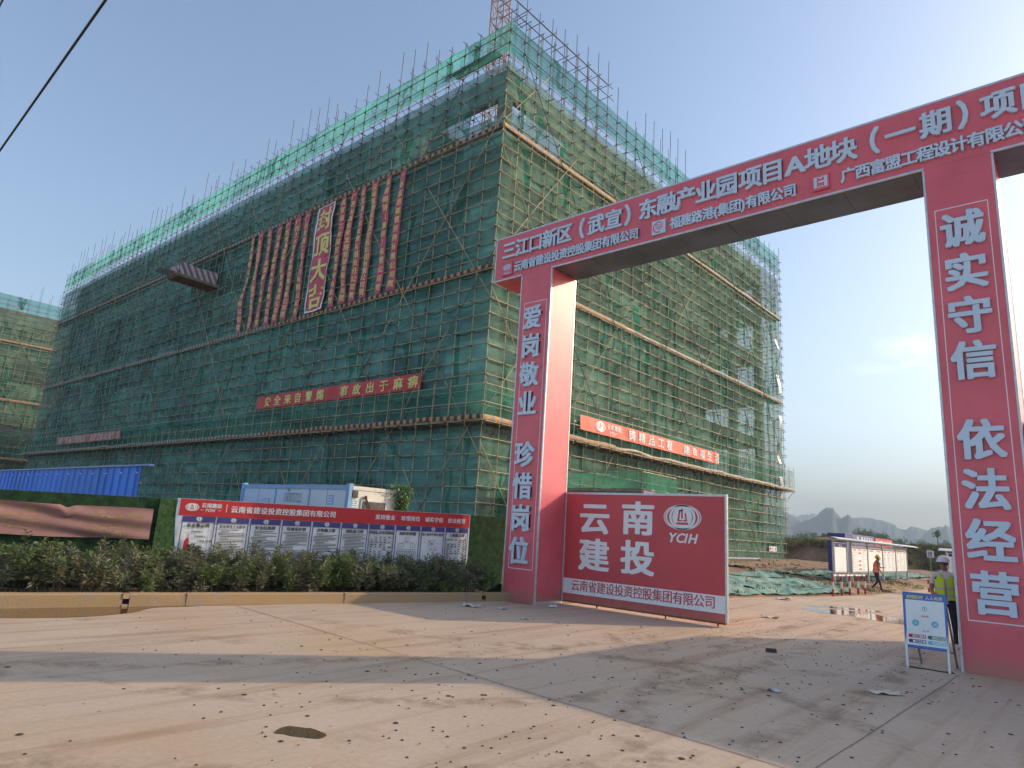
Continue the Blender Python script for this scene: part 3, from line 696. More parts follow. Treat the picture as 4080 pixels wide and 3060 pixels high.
    if full:
        toe('front', -PO, 24, -PO-.02, z3, .26, 'tb_l', .05); toe('front', 24.01, LL+PO, -PO-.02, z3, .22, 'tb_lw', .07)
        toe('side', -PO, 13, -PO-.02, z3, .26, 'tb_r', .05); toe('side', 13.01, LR+PO, -PO-.02, z3, .18, 'tb_rw', .07)
    else: toe('side', -PO, LR, -PO-.02, z3, .26, 'tb_r')
    cw = MB(); un = MB()
    for side, L in sides:
        if not full and side == 'front': continue
        n = int((L+2*PO)/1.45)
        for i in range(n+1):
            s = -PO+(L+2*PO)*i/n
            cw.tube(Q(side, s, -PO, z3-.35), Q(side, s, -PO, z3+(2.3 if s < 32 or side == 'side' else 1.3)+rnd.uniform(-.1, .25)), .026, 5)
            un.tube(Q(side, s, -PO-.15-.15*rnd.random(), z3-.14), Q(side, s, .6, z3-.14), .027, 5)
            if rnd.random() < .6: un.tube(Q(side, s, -PO+.1, z3-.18), Q(side, s, .0, z3-1.0), .024, 5)
        for z in (z3-.12, z3+1.0, z3+2.1): cw.tube(Q(side, -PO-.2, -PO-.04, z), Q(side, L+PO+.2, -PO-.04, z), .026, 5)
        mb = MB(); nu = int(L*2)
        def f(u, v):
            s = -PO+(L+2*PO)*u; z = z3-.12+2.25*v
            return Q(side, s, -PO+.06+.06*noise.noise(Vector((s, z, 9)))+.05*abs(math.sin(s*2.17)), z)
        mb.grid(f, nu, 4); mb.build('catwalk_net', M['net_cat'], t, smooth=True)
        for q in range(4): un.boxo(Q(side, -PO, -PO+.05+.19*q, z3-.10+.012*(q % 2)), Q(side, L+PO, 0, 0)-Q(side, -PO, 0, 0), Q(side, 0, .17, 0)-Q(side, 0, 0, 0), Z_*.045, 1)
    cw.build('catwalk_rail', M['pole'], t); un.build('catwalk_deck', [M['coupler'], M['plank']], t)
    if full:   # rails rising above the corner
        mb = MB()
        for z, e in ((top+1.15, 12.8), (top+2.2, 12.6), (top+3.25, 12.9)):
            mb.tube(F(1.05, -.3, z), F(1.05, e, z), .027, 5); mb.tube(F(-.05, .3, z-.3), F(-.05, e-.4, z-.3), .027, 5) if z < top+3 else None
        for z, e in ((top+.55, 44), (top+1.05, 16.5)): mb.tube(F(-.4, 1.0, z), F(e, 1.0, z), .027, 5)
        for i in range(9):
            s = .2+1.45*i; mb.tube(F(1.05, s, top-3), F(1.05, s, top+2.4+rnd.random()*1.9), .027, 5); mb.tube(F(-.3, s, top+1.0), F(1.4, s, top+1.0), .027, 4); mb.tube(F(-.2, s, top+2.1), F(1.5, s, top+2.1), .027, 4)
        for i in range(30): s = .2+1.45*i; mb.tube(F(s, -.15, top+.5), F(s, 1.4, top+.5), .024, 4)
        for i in range(12):
            b = 2.9*i; mb.tube(F(.02, b, top-.1), F(1.05, b+1.45, top+1.9 if b < 10 else top), .024, 4)
        for i in range(10): mb.tube(F(2.9*i, 1.0, top-2.4), F(2.9*i+1.45, 0, top+.2), .024, 4)
        mb.build('top_rail', M['pole_dark'], t)
    return t

FM = Frame((-27.0148, 28.0586, 0), (-.99986, -.017, 0), (.0289, .9996, 0))
LL, LRR = 90., 47.9
frame_building(FM, LL, LRR, 'large concrete frame building wrapped in green netting behind the red gate', 3)
scaffold(FM, LL, LRR, 'scaffolding with green safety net around the large building behind the gate', 11)
F2 = Frame((-138.4, 13.5, 0), (-.99986, -.017, 0), (.0289, .9996, 0))
frame_building(F2, 26, 44, 'second concrete building in green netting at the far left edge', 5, full=False)
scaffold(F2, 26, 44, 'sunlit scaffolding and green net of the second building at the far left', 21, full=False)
# sparse far side of the main scaffold, seen through the open bays
fs = MB()
for i in range(0, 22): fs.tube(FM(1+1.45*i, LRR, 0), FM(1+1.45*i, LRR, 36), .027, 4)
for i in range(1, 19): fs.tube(FM(0, LRR, 1.94*i), FM(32, LRR, 1.94*i), .027, 4)
for i in range(1, 36): fs.tube(FM(.2, LRR-.9, .97*i+.3), FM(6, LRR-.9, .97*i+.3), .024, 4); fs.tube(FM(.0, LRR-.2, .97*i), FM(-.25, LRR+.12, .97*i), .03, 4)
for i in range(0, 14): fs.tube(FM(2+2.2*i, LRR-2.5, 0), FM(2+2.2*i, LRR-2.5, 32), .03, 4)
for i in range(1, 14): fs.tube(FM(0, LRR-2.5, 2.4*i), FM(31, LRR-2.5, 2.4*i), .03, 4)
sc_o = [o for o in COL.objects if o.name == 'scaffolding'][0]
fs.build('rear_row', M['pole_dark'], sc_o)
# white plastic sheets caught on the far corner
for z, h in ((26.2, 2.2), (21.2, 2.4), (16.2, 1.6), (13.2, 2.4), (9.4, 2.3)):
    mb = MB(); mb.grid(lambda u, v: FM(-.02+.25*math.sin(v*3+z), LRR-1.6+.9*u*(1-.4*v)+.15*math.sin(v*5+z), z-h*v), 3, 8); o = mb.build('plastic_sheet', M['plastic_w'], smooth=True)
    tag(o, 'white plastic scraps flapping on the far corner of the scaffold', 'plastic sheet', 'white scraps on the far scaffold corner')

# ------------------------------------------------------------------ hanging banners, loading platform, crane
def banner_fn(F, side, d, amp, seed, twist=0., s0=0, pull=0.):
    def fn(p):   # p: x along the face, y = out, z
        s, e, z = p
        o = amp*noise.noise(Vector((s*1.1, z*.45, seed)))+amp*.4*noise.noise(Vector((s*2.7, z*1.5, seed+2)))
        s2 = s+twist*math.sin((z-18)*.62+seed)*.35+twist*.4*(s-s0)*math.sin((z-18)*.9+seed*2)
        return F(s2, -d-o-e, z) if side == 'front' else F(-d-o-e, s2, z)
    return fn
def hang(name, F, side, s0, s1, z0, z1, cloth, label, cat, text, em, sy=None, pitch=None, vertical=False, ink='yellow', d=.18, amp=.10, seed=0., twist=0., bold=.03, group=None, border=None, tx=None, emb=False):
    mb = MB(); fn = banner_fn(F, side, d, amp, seed, twist, (s0+s1)/2)
    nu, nv = max(3, int(abs(s1-s0)/.22)), max(4, int((z1-z0)/.22))
    nu = min(nu, 110)
    mb.grid(lambda u, v: fn(Vector((s0+(s1-s0)*u, 0, z0+(z1-z0)*v))), nu, nv)
    base = fn(Vector(((s0+s1)/2, 0, z0)))
    o = mb.build(name, M[cloth], smooth=True, base=base, label=label, cat=cat, group=group)
    sg = -1 if side == 'front' else 1         # reading direction along s
    if border:
        b = MB()
        for a0, a1, b0, b1 in ((s0, s1, z0, z0+border), (s0, s1, z1-border*.6, z1), (min(s0, s1), min(s0, s1)+border, z0, z1), (max(s0, s1)-border, max(s0, s1), z0, z1)):
            b.grid(lambda u, v: fn(Vector((a0+(a1-a0)*u, .02, b0+(b1-b0)*v))), max(1, int(abs(a1-a0)/.22)), max(1, int((b1-b0)/.22)))
        b.build('border', M['white'], o)
    if text:
        L = MB()
        if vertical: put_text(L, text, ((s0+s1)/2, .03, z1-tx), (sg, 0, 0), (0, 0, 1), (0, 1, 0), em, pitch, sy, bold, vertical=True, fn=fn, layer=.001)
        else: put_text(L, text, (tx, .03, (z0+z1)/2), (sg, 0, 0), (0, 0, 1), (0, 1, 0), em, pitch, sy, bold, fn=fn, layer=.001)
        L.build('lettering', M[ink], o)
    return o
BN = [(32.0, 31.5, '武宣县悦山建设有限公司贺', .9), (30.3, 29.9, '广西武宣东强混凝土搅拌有限公司贺', .25), (28.6, 28.35, '武宣县万泰混凝土有限公司贺', .3), (27.1, 26.8, '广西瑞宇建筑科技有限公司贺', .12), (25.6, 25.2, '广西恒基建设工程咨询有限公司贺', .3), (24.15, 23.8, '广西土木勘察检测治理有限公司贺', .2), (22.5, 22.25, '广西富盟工程设计有限公司贺', .2),
      (17.1, 17.25, '武宣县工业园区管理委员会贺', .15), (15.8, 15.9, '广西仙城投资发展集团有限公司贺', .4), (14.5, 14.47, '武宣县工业投资有限责任公司贺', .1), (13.14, 13.1, '云南省建设投资控股集团有限公司贺', .1), (11.6, 11.2, '福建路港（集团）有限公司贺', .25), (9.95, 9.8, '广西富昂建筑劳务有限公司贺', .1)]
ORD = ['twisted almost shut, farthest left of the row', 'second from the left of the row', 'third from the left of the row', 'fourth from the left of the row', 'fifth from the left of the row', 'next but one left of the wide one', 'directly left of the wide banner',
       'directly right of the wide banner', 'next but one right of the wide one', 'fourth from the right of the row', 'third from the right of the row', 'second from the right with brackets in its wording', 'rightmost of the row']
for i, (st, sb, tx, tw) in enumerate(BN):
    s = (st+sb)/2; wd_ = .70 if i != 0 else .55
    hang('vertical_banner', FM, 'front', s+wd_/2, s-wd_/2, 18.12, 27.72, 'banner', 'narrow red vertical banner with yellow text, '+ORD[i], 'banner', tx, .54, .56, 9.3/len(tx), True, seed=i*3.7, twist=tw, tx=.15, group='narrow vertical banners on the scaffold', bold=.022, amp=.16)
hang('vertical_banner', FM, 'front', 20.83, 18.3, 18.15, 27.68, 'banner', 'wide red vertical banner with white edge and four big yellow characters', 'banner', '封顶大吉', 2.05, 2.1, 2.3, True, seed=2., twist=.06, tx=.2, border=.13, bold=.035, amp=.16)
hang('horizontal_banner', FM, 'front', 26.3, 5.55, 10.42, 11.5, 'banner_red', 'long bright red horizontal banner with yellow slogan low on the scaffold', 'banner', '安全来自警惕  事故出于麻痹', 1.0, .86, 1.52, seed=5., tx=25.3, amp=.12, d=.2, bold=.03)
hang('horizontal_banner', FM, 'front', 75, 53.4, 8.85, 9.85, 'banner_fade', 'faded pink red banner with pale slogan at the far left of the scaffold', 'banner', '违章是最大的隐患  安全是最大的效益', .95, .8, 1.2, seed=9., tx=74, ink='pale_print', amp=.28, d=.9, bold=.02)
ob = hang('horizontal_banner', FM, 'side', 8.55, 29.7, 8.78, 9.8, 'banner_or', 'orange red banner with emblem and white slogan along the catwalk', 'banner', '铸精品工程  建幸福生活', .95, .82, 1.42, seed=3., tx=14.3, ink='letter_w', amp=.07, d=.85, bold=.03)
eb = MB(); fnb = banner_fn(FM, 'side', .85, .07, 3.)
emblem(eb, (10.9, .03, 9.32), (1, 0, 0), (0, 0, 1), (0, 1, 0), .62, 0, 1, fn=fnb); eb.build('emblem', [M['letter_w'], M['banner_or']], ob)
eb = MB(); put_text(eb, '云南建投', (11.7, .03, 9.45), (1, 0, 0), (0, 0, 1), (0, 1, 0), .42, .46, bold=.02, fn=fnb, layer=.001); put_text(eb, 'YCIH', (12.05, .03, 9.05), (1, 0, 0), (0, 0, 1), (0, 1, 0), .34, .36, bold=.02, shear=.25, fn=fnb, layer=.001); eb.build('lettering', M['letter_w'], ob)

# cantilevered loading platform on the front of the scaffold
t = thing('loading_platform', (-66.2, 26, 24.1), 'cantilevered steel loading platform with red and white striped side sheets', 'loading platform')
M['ps'] = stripe_mat('platform_stripe', (0, 1), .62, (.42, .22, .21), (.80, .80, .82), slant=.55)
M['ps2'] = stripe_mat('platform_stripe_end', (1, 0), .5, (.45, .13, .12), (.6, .58, .6), slant=.6)
mb = MB(); mb.box((-67.3, 23.5, 24.0), (-65.0, 29.2, 24.08)); 
for y in (23.55, 25.4, 27.2): mb.box((-67.25, y, 23.86), (-65.05, y+.1, 23.998))
mb.build('deck', M['rust'], t)
for x in (-67.3, -65.1):
    mb = MB(); mb.box((x, 23.4, 23.85), (x+.14, 29.6, 24.12)); mb.build('main_beam', M['blue2'] if 0 else M['plank'], t)
for x0, x1, y0, y1, m_, wv in ((-65.02, -64.98, 23.55, 27.3, 'ps', 1), (-67.3, -67.26, 23.55, 27.3, 'ps', 1)):
    mb = MB(); mb.grid(lambda u, v: (x0+.05*math.sin(u*21)*v, y0+(y1-y0)*u, 24.13+(1.15+.06*math.sin(u*9))*v), 22, 4); mb.build('side_sheet', M[m_], t, smooth=True)
mb = MB(); mb.grid(lambda u, v: (-67.2+2.15*u, 23.46+.04*math.sin(u*14), 24.12+(.9+.08*math.sin(u*7))*v), 12, 4); mb.build('end_sheet', M['ps2'], t, smooth=True)
for x in (-67.2, -65.1):
    for y in (23.6, 25.4, 27.2):
        mb = MB(); mb.tube((x, y, 24.1), (x, y, 25.35), .04, 6); mb.build('post', M['rust'], t)
    mb = MB(); mb.tube((x, 24.6, 24.2), (x, 28.2, 30.5), .018, 5); mb.build('tie_rope', M['wire'], t)
tb = MB()
rnd = random.Random(5)
for i in range(8):
    x = -67.1+.18*i; tb.boxo((x, 21.7+rnd.random()*.5, 24.2+.1*(i % 3)), (.13, 0, 0), (.1*rnd.random(), 4.2, .05), (0, 0, .07))
tag(tb.build('timber_stack', M['grey_print']), 'stack of long boards sticking out over the loading platform edge', 'timber')
op = MB()
op.grid(lambda u, v: FM(37.5+6.8*u, .04+.05*math.sin(u*9), 24.4+3.3*v-(1.6*u*v)), 12, 8); op.build('opening_dark_sheet', M['net_seam'], sc_o, smooth=True)  # dark net sheet over the uncut net stands in for the opening

# tower crane mast rising behind the corner
t = thing('tower_crane', (-49.6, 49.4, 32.6), 'orange lattice tower crane mast rising behind the scaffold corner', 'crane')
hw = .85; zb, zt_ = 32.65, 78
def rot(x, y): a = R(18); return Vector((-49.6+x*math.cos(a)-y*math.sin(a), 49.4+x*math.sin(a)+y*math.cos(a), 0))
cs_ = [rot(-hw, -hw), rot(hw, -hw), rot(hw, hw), rot(-hw, hw)]
for c in cs_:
    mb = MB(); mb.tube(c+Z_*zb, c+Z_*zt_, .085, 6); mb.build('mast_leg', M['crane'], t)
lat = MB(); z = zb; k = 0
while z < zt_-2.5:
    for i in range(4):
        a, b = cs_[i], cs_[(i+1) % 4]; m_ = (a+b)/2
        lat.tube(a+Z_*z, b+Z_*z, .045, 5); lat.tube(a+Z_*(z+.18), b+Z_*(z+.18), .03, 4)
        lat.tube(a+Z_*(z+.2), m_+Z_*(z+1.25), .035, 4); lat.tube(b+Z_*(z+.2), m_+Z_*(z+1.25), .035, 4); lat.tube(a+Z_*(z+2.45), m_+Z_*(z+1.25), .035, 4); lat.tube(b+Z_*(z+2.45), m_+Z_*(z+1.25), .035, 4)
    z += 2.5; k += 1
lat.build('mast_lattice', M['crane'], t)

# ------------------------------------------------------------------ the red gate
GX, GY = -11.6025, 13.231
gate = thing('site_gate', (GX+5.4, GY, 0), 'tall red site entrance gate with raised pale grey characters on beam and pillars', 'gate')
P1 = (GX, GX+1.089); P2 = (GX+9.808, GX+10.885); P3 = (4.4, 5.5); ZB, ZT, GD = 8.82, 10.165, 1.109
def slabbox(a, b, m, name, faces_m=None):
    mb = MB(); mb.box(a, b); return mb.build(name, M[m], gate)
for p in (P1, P2, P3): slabbox((p[0], GY, -.02), (p[1], GY+GD, ZB), 'red', 'pillar')
# bevelled base flashing, slightly bent
mb = MB(); mb.box((P1[1]+.002, GY+.01, .0), (P1[1]+.014, GY+GD-.01, .07)); mb.build('base_strip', M['trim'], gate)
mb = MB(); mb.box((GX-1.064, GY, ZB+.003), (P3[1]+.6, GY+GD, ZT)); bo = mb.build('beam', M['red'], gate)
u_ = MB(); rnd = random.Random(9)
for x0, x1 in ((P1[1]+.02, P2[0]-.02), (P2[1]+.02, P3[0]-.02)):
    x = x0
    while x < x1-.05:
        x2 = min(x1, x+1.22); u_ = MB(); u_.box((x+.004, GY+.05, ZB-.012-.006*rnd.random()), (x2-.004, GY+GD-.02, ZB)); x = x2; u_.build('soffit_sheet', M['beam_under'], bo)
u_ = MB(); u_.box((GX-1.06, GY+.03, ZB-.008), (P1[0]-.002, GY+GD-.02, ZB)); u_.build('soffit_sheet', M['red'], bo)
# aluminium edge trims
TW = .035
def trim(a, b): mb = MB(); mb.box(a, b); mb.build('edge_trim', M['trim'], gate)
yf = GY-.008
for p in (P1, P2, P3):
    for x in (p[0]-.004, p[1]-TW+.004): trim((x, yf, .0), (x+TW, GY+.03, ZB-.03 if p is not P1 or x > p[0] else ZB-.03))
    trim((p[1]-.026, GY+GD-.03, 0), (p[1]+.008, GY+GD+.006, ZB-.02))
trim((GX-1.068, yf, ZT-TW), (P3[1]+.6, GY+.03, ZT+.006)); trim((GX-1.068, yf-.001, ZB-.002), (GX-1.068+TW, GY+.03, ZT-TW-.001))
for a, b in ((GX-1.03, P1[0]-.006), (P1[1]-.03, P2[0]+.03), (P2[1]-.03, P3[0]+.03)): trim((a, yf-.0015, ZB-.012), (b, GY+.03, ZB+.026))
# thin outlines on the pillars
for c in ((P1[0]+P1[1])/2+.02, (P2[0]+P2[1])/2-.0):
    mb = MB(); x0, x1, z0, z1 = c-.40, c+.40, .80, 7.94
    for a, b in (((x0, z0), (x1, z0+.016)), ((x0, z1-.016), (x1, z1)), ((x0, z0+.017), (x0+.013, z1-.017)), ((x1-.013, z0+.017), (x1, z1-.017))): mb.box((a[0], GY-.003, a[1]), (b[0], GY, b[1]))
    mb.build('outline', M['letter_w'], gate)
U, V, Nn = X_, Z_, -Y_
sm_ = MB()                                   # joints between the sheets
for p in (P1, P2, P3):
    for z in (1.22, 2.44, 3.66, 4.88, 6.10, 7.32, 8.54): sm_.box((p[0]+.04, GY-.0012, z), (p[1]-.04, GY-.0002, z+.004)); sm_.box((p[1]+.0002, GY+.03, z), (p[1]+.0012, GY+GD-.03, z+.004))
x = GX-.2
while x < P3[1]: sm_.box((x, GY-.0012, ZB+.04), (x+.004, GY-.0002, ZT-.04)); x += 2.44
sm_.build('sheet_joint', M['red_dark'], gate, kind='stuff')
def gletter(ch, x, z, sx, sy, ext=.055, bold=.036):
    mb = MB(); put_char(mb, ch, (x, GY-.0, z), U, V, Nn, sx, sy, ext, bold); mb.build('raised_letter', M['letter'], gate)
for c, chs in (((P1[0]+P1[1])/2-.03, '爱岗敬业珍惜岗位'), ((P2[0]+P2[1])/2-.005, '诚实守信依法经营')):
    for ch, z in zip(chs, (7.47, 6.66, 5.86, 5.06, 3.70, 2.88, 2.065, 1.25)): gletter(ch, c, z, .66, .70)
row = [('三江口新区', -12.36, -9.88), ('（', -9.78, -9.42), ('武宣', -9.36, -8.30), ('）', -8.26, -7.93), ('东融产业园', -7.82, -5.31), ('项目', -5.27, -4.29), ('A', -4.25, -3.87), ('地块', -3.85, -2.88), ('（', -2.78, -2.42), ('一', -2.36, -1.84), ('期', -1.81, -1.22), ('）', -1.20, -.88), ('项目', -.83, .22)]
for s, x0, x1 in row:
    for i, ch in enumerate(s): gletter(ch, x0+(x1-x0)*(i+.5)/len(s), 9.69, .53 if ch != 'A' else .60, .56 if ch not in '（）' else .6)
for s, x0, x1 in (('云南省建设投资控股集团有限公司', -11.89, -7.82), ('福建路港(集团)有限公司', -6.96, -4.05), ('广西富盟工程设计有限公司', -3.18, .0)):
    tot = sum(adv(ch) for ch in s); x = x0
    for ch in s: a = adv(ch)*(x1-x0)/tot; gletter(ch, x+a/2, 9.12, .285, .315, .05); x += a
# three company signs on the beam
def plaque(x0, x1, z0, z1, m): mb = MB(); mb.box((x0, GY-.05, z0), (x1, GY, z1)); return mb.build('plaque', M[m], gate)
o = plaque(-12.34, -11.95, 8.93, 9.31, 'red'); mb = MB(); mb2 = MB()
emblem(mb, (-12.145, GY-.052, 9.165), U, V, Nn, .16, 0, 1); put_text(mb, 'YCIH', (-12.145, GY-.0522, 8.985), U, V, Nn, .11, .115, bold=.03, shear=.25, center=True); mb.build('emblem', [M['letter'], M['red']], o)
o = plaque(-7.45, -7.09, 8.94, 9.295, 'letter'); mb = MB()
c = Vector((-7.27, GY-.052, 9.115))
for k, (r_, t_) in enumerate(((.155, .035), (.10, .03))):
    pts = []
    for i in range(15): a = R(60+i*16.5); pts.append((c+U*(r_*math.cos(a))+V*(r_*.95*math.sin(a)), c+U*((r_-t_)*math.cos(a))+V*((r_-t_)*.95*math.sin(a))))
    if k == 0:
        for p, q in zip(pts, pts[1:]): mb.quad(p[0], q[0], q[1], p[1])
for k in range(3):
    pts = [c+U*(-.08+.02*i)+V*(.05-.05*k+.022*math.sin(i*.9)) for i in range(11)]
    for p, q in zip(pts, pts[1:]): mb.quad(p, q, q+V*.022, p+V*.022)
mb.build('emblem', M['red'], o)
o = plaque(-3.735, -3.405, 8.955, 9.305, 'red'); mb = MB(); c = Vector((-3.57, GY-.052, 9.13))
def q_(x, z): return c+U*x+V*z
for pts in ([(-.13, -.12), (-.07, -.12), (-.07, .12), (-.13, .12)], [(.07, -.12), (.13, -.12), (.13, .12), (.07, .12)], [(-.069, .12), (0, .06), (0, .10), (-.03, .12)], [(.069, .12), (0, .06), (0, .10), (.03, .12)], [(-.04, -.02), (.069, -.02), (.069, .02), (-.04, .02)], [(-.069, -.12), (-.01, -.07), (-.01, -.11), (-.03, -.12)], [(.069, -.12), (.01, -.07), (.01, -.11), (.03, -.12)]): mb.poly([q_(*p) for p in pts])
mb.build('emblem', M['letter'], o)

# closed red gate leaf between the pillars
PY = 14.30  # leaf coordinates below are baked after scaling about the camera to this depth
lf = thing('gate_leaf', (-8, PY, 0), 'closed red sheet gate leaf with large white characters and emblem', 'gate')
mb = MB(); mb.box((-10.476, PY, .09), (-6.113, PY+.05, 2.791)); mb.build('sheet', M['red_dark'], lf)
for a, b in (((-10.496, PY-.012, .06), (-10.455, PY+.06, 2.817)), ((-6.134, PY-.012, .10), (-6.087, PY+.06, 2.828)), ((-10.454, PY-.011, 2.771), (-6.135, PY+.06, 2.822)), ((-10.454, PY-.011, .06), (-6.135, PY+.06, .095))):
    mb = MB(); mb.box(a, b); mb.build('frame_bar', M['trim'] if a[2] > 1 or a[0] > -6 or b[2] > 2 else M['rust'], lf)
mb = MB(); mb.box((-10.453, PY-.004, .279), (-6.136, PY-.0005, 0.646)); so_ = mb.build('white_stripe', M['letter_w'], lf)
mb = MB(); put_text(mb, '云南省建设投资控股集团有限公司', (-10.196, PY-.006, .49), U, V, Nn, .264, .2562, .285, bold=.018); mb.build('lettering', M['red_dark'], so_)
for ch, x, z in (('云', -9.570, 2.179), ('南', -8.320, 2.216), ('建', -9.553, 1.268), ('投', -8.310, 1.289)):
    mb = MB(); put_char(mb, ch, (x, PY-.002, z), U, V, Nn, .93, .83, 0, .036); mb.build('lettering', M['letter_w'], lf)
mb = MB(); emblem(mb, (-7.156, PY-.002, 2.284), U, V, Nn, .471, 0, 1); mb.build('emblem', [M['letter_w'], M['red_dark']], lf)
mb = MB(); put_text(mb, 'YCIH', (-7.160, PY-.002, 1.823), U, V, Nn, .30, .32, bold=.03, shear=.28, center=True); mb.build('lettering', M['letter_w'], lf)
for x in (-9.429, -7.564, -6.321): mb = MB(); mb.tube((x, PY+.03, .0), (x, PY+.03, .09), .018, 8); mb.build('foot', M['rust'], lf)
mb = MB()
for z in (.6, 1.7, 2.5): mb.tube((-10.52, PY+.03, z), (-10.486, PY+.03, z), .02, 6)
mb.build('hinge', M['rust'], lf)

# guard hut behind the right pillar (its shadow falls across the road)
hut = thing('guard_hut', (1.5, 17, 0), 'flat roofed grey guard hut behind the right gate pillar', 'hut')
mb = MB(); mb.prism([(-.69, 14.36, 0), (4.0, 14.36, 0), (4.0, 22.0, 0), (2.0, 22.0, 0), (-.72, 20.2, 0), (-.95, 14.36, 0)], (0, 0, 3.9)); mb.build('wall', M['cab_sunlit'], hut)
mb = MB(); mb.prism([(-.69, 13.72, 3.9), (4.1, 13.72, 3.9), (4.1, 22.1, 3.9), (1.95, 22.1, 3.9), (-.8, 20.3, 3.9), (-1.03, 14.36, 3.9), (-.69, 14.36, 3.9)], (0, 0, .16)); mb.build('roof', M['blue2'], hut)
mb = MB(); mb.box((-.955, 15.6, .05), (-.93, 16.5, 2.1)); mb.build('door', M['cab_blue'], hut)
mb = MB(); mb.box((-.92, 17.2, 1.1), (-.86, 19.0, 2.2)); mb.build('window', M['glass_dark'], hut)
mb = MB(); mb.box((P2[1]+.01, 13.74, 0), (4.39, 13.80, 3.899)); tag(mb.build('side_wall', M['red_dark']), 'red sheet wall right of the right gate pillar', 'wall')

# ------------------------------------------------------------------ turf covered boundary wall with its banners
W0 = Vector((-14.723, 6.264, 0)); WD = Vector((2.043, 6.653, 0)).normalized(); WN = Vector((WD.y, -WD.x, 0))    # WN faces the road
def WP(s, o, z): return W0+WD*s+WN*o+Z_*z
def WT(s): return 1.945+.0165*s
wl = thing('boundary_wall', WP(2, -.15, 0), 'boundary wall covered in dark green artificial turf behind the hedge', 'wall')
def wallpart(s0, s1, o0, o1, m, name, dz=0.):
    mb = MB(); n = max(2, int((s1-s0)*5))
    sec = [(o0, 0), (o0, 1), (o1, 1), (o1, 0)]
    mb.grid(lambda u, v: (lambda s, q: WP(s, q[0]+.012*noise.noise(Vector((s*3, q[1]*3, 1))), (WT(s)+dz+.012*noise.noise(Vector((s*2.3, 0, 3))))*q[1]))(s0+(s1-s0)*u, sec[round(v*3)]), n, 3)
    for s in (s0, s1): mb.poly([WP(s, o0, 0), WP(s, o0, WT(s)+dz), WP(s, o1, WT(s)+dz), WP(s, o1, 0)])
    return mb.build(name, M[m], wl)
wallpart(-17, -.46, -.05, -.25, 'turf', 'turf_wall'); wallpart(-.45, -.04, .02, -.28, 'turf2', 'turf_post', -.005); wallpart(-.03, 8.15, -.03, -.25, 'turf', 'turf_wall')
tf = MB(); rnd = random.Random(8)
for i in range(5200):
    s = rnd.uniform(-6, 8.15); o = rnd.uniform(-.25, .0); z = WT(s)-.005
    if rnd.random() < .35: o = -.02; z = WT(s)-rnd.random()**1.5*1.2
    p = WP(s, o, z); a = rnd.random()*6.28; q = Vector((math.cos(a)*.5, math.sin(a)*.5, .8 if z > WT(s)-.02 else .25))
    if z < WT(s)-.02: q = WN*.8+Vector((rnd.uniform(-.4, .4), rnd.uniform(-.4, .4), rnd.uniform(-.3, .5)))
    q = q.normalized()*rnd.uniform(.015, .035); sd_ = q.cross(Vector((rnd.random(), rnd.random(), rnd.random()))).normalized()*.004
    tf.add([p-sd_, p+sd_, p+q], [(0, 1, 2)])
tf.build('turf_blades', M['turf2'], wl, kind='stuff')
def wbox(mb, s0, s1, z0, z1, o, mi=0, d=.002):          # print lying on the banner, following its slight slope
    k = .0155
    mb.boxo(WP(s0, o, z0+k*s0), WD*(s1-s0)+Z_*k*(s1-s0), Z_*(z1-z0), WN*d, mi)
WU = (WD+Z_*.0155)
bd = thing('site_notice_banner', WP(3.4, .03, .58), 'long notice banner with red header and ten navy framed panels on the turf wall', 'banner')
mb = MB()
mb.grid(lambda u, v: (lambda s, z: WP(s, .03+.018*noise.noise(Vector((s*.9, z*.8, 2)))*(1 if .05 < u < .95 else 2)-(.03 if u == 0 else 0), z+.0155*s))(-.13+7.12*u-(.0 if v > .1 else .03*math.sin(u*20)), .57+1.40*v), 80, 12); mb.build('cloth', M['white'], bd, smooth=True)
mb = MB(); wbox(mb, -.06, 6.97, 1.615, 1.965, .052); hd = mb.build('red_header', M['red'] if 0 else M['banner_red'], bd)
def wtext(mb, s, s0, z, em, pitch=None, sy=None, bold=.02, shear=0, o=.0565, center=False, mi=0): put_text(mb, s, WP(s0, o, z+.0155*s0), WU, Z_, WN, em, pitch, sy, bold, shear=shear, center=center, mi=mi)
mb = MB(); emblem(mb, WP(.18, .0565, 1.80), WU, Z_, WN, .135, 0, 1); mb.build('emblem', [M['letter_w'], M['banner_red']], hd)
mb = MB(); wtext(mb, '云南建投', .36, 1.845, .105, .103, bold=.03); wtext(mb, 'YCIH', .43, 1.745, .085, .09, bold=.03, shear=.25); wbox(mb, .34, .41, 1.742, 1.75, .055); wbox(mb, .70, .77, 1.742, 1.75, .055); wbox(mb, .865, .877, 1.72, 1.89, .055)
wtext(mb, '云南省建设投资控股集团有限公司', .96, 1.79, .155, .158, bold=.026)
for s_, t_ in ((4.32, '爱岗敬业'), (5.0, '珍惜岗位'), (5.66, '诚实守信'), (6.32, '依法经营')): wtext(mb, t_, s_, 1.79, .128, .132, bold=.026)
mb.build('lettering', M['letter_w'], hd)
TT = ['安全警示牌', '安全用电十大禁令', '安全纪律牌', '环境保护牌', '文明施工牌', '消防保卫牌', '项目管理人员名单及监督电话', '组织机构图', '施工现场平面布置图', '工程概况牌']
rnd = random.Random(12)
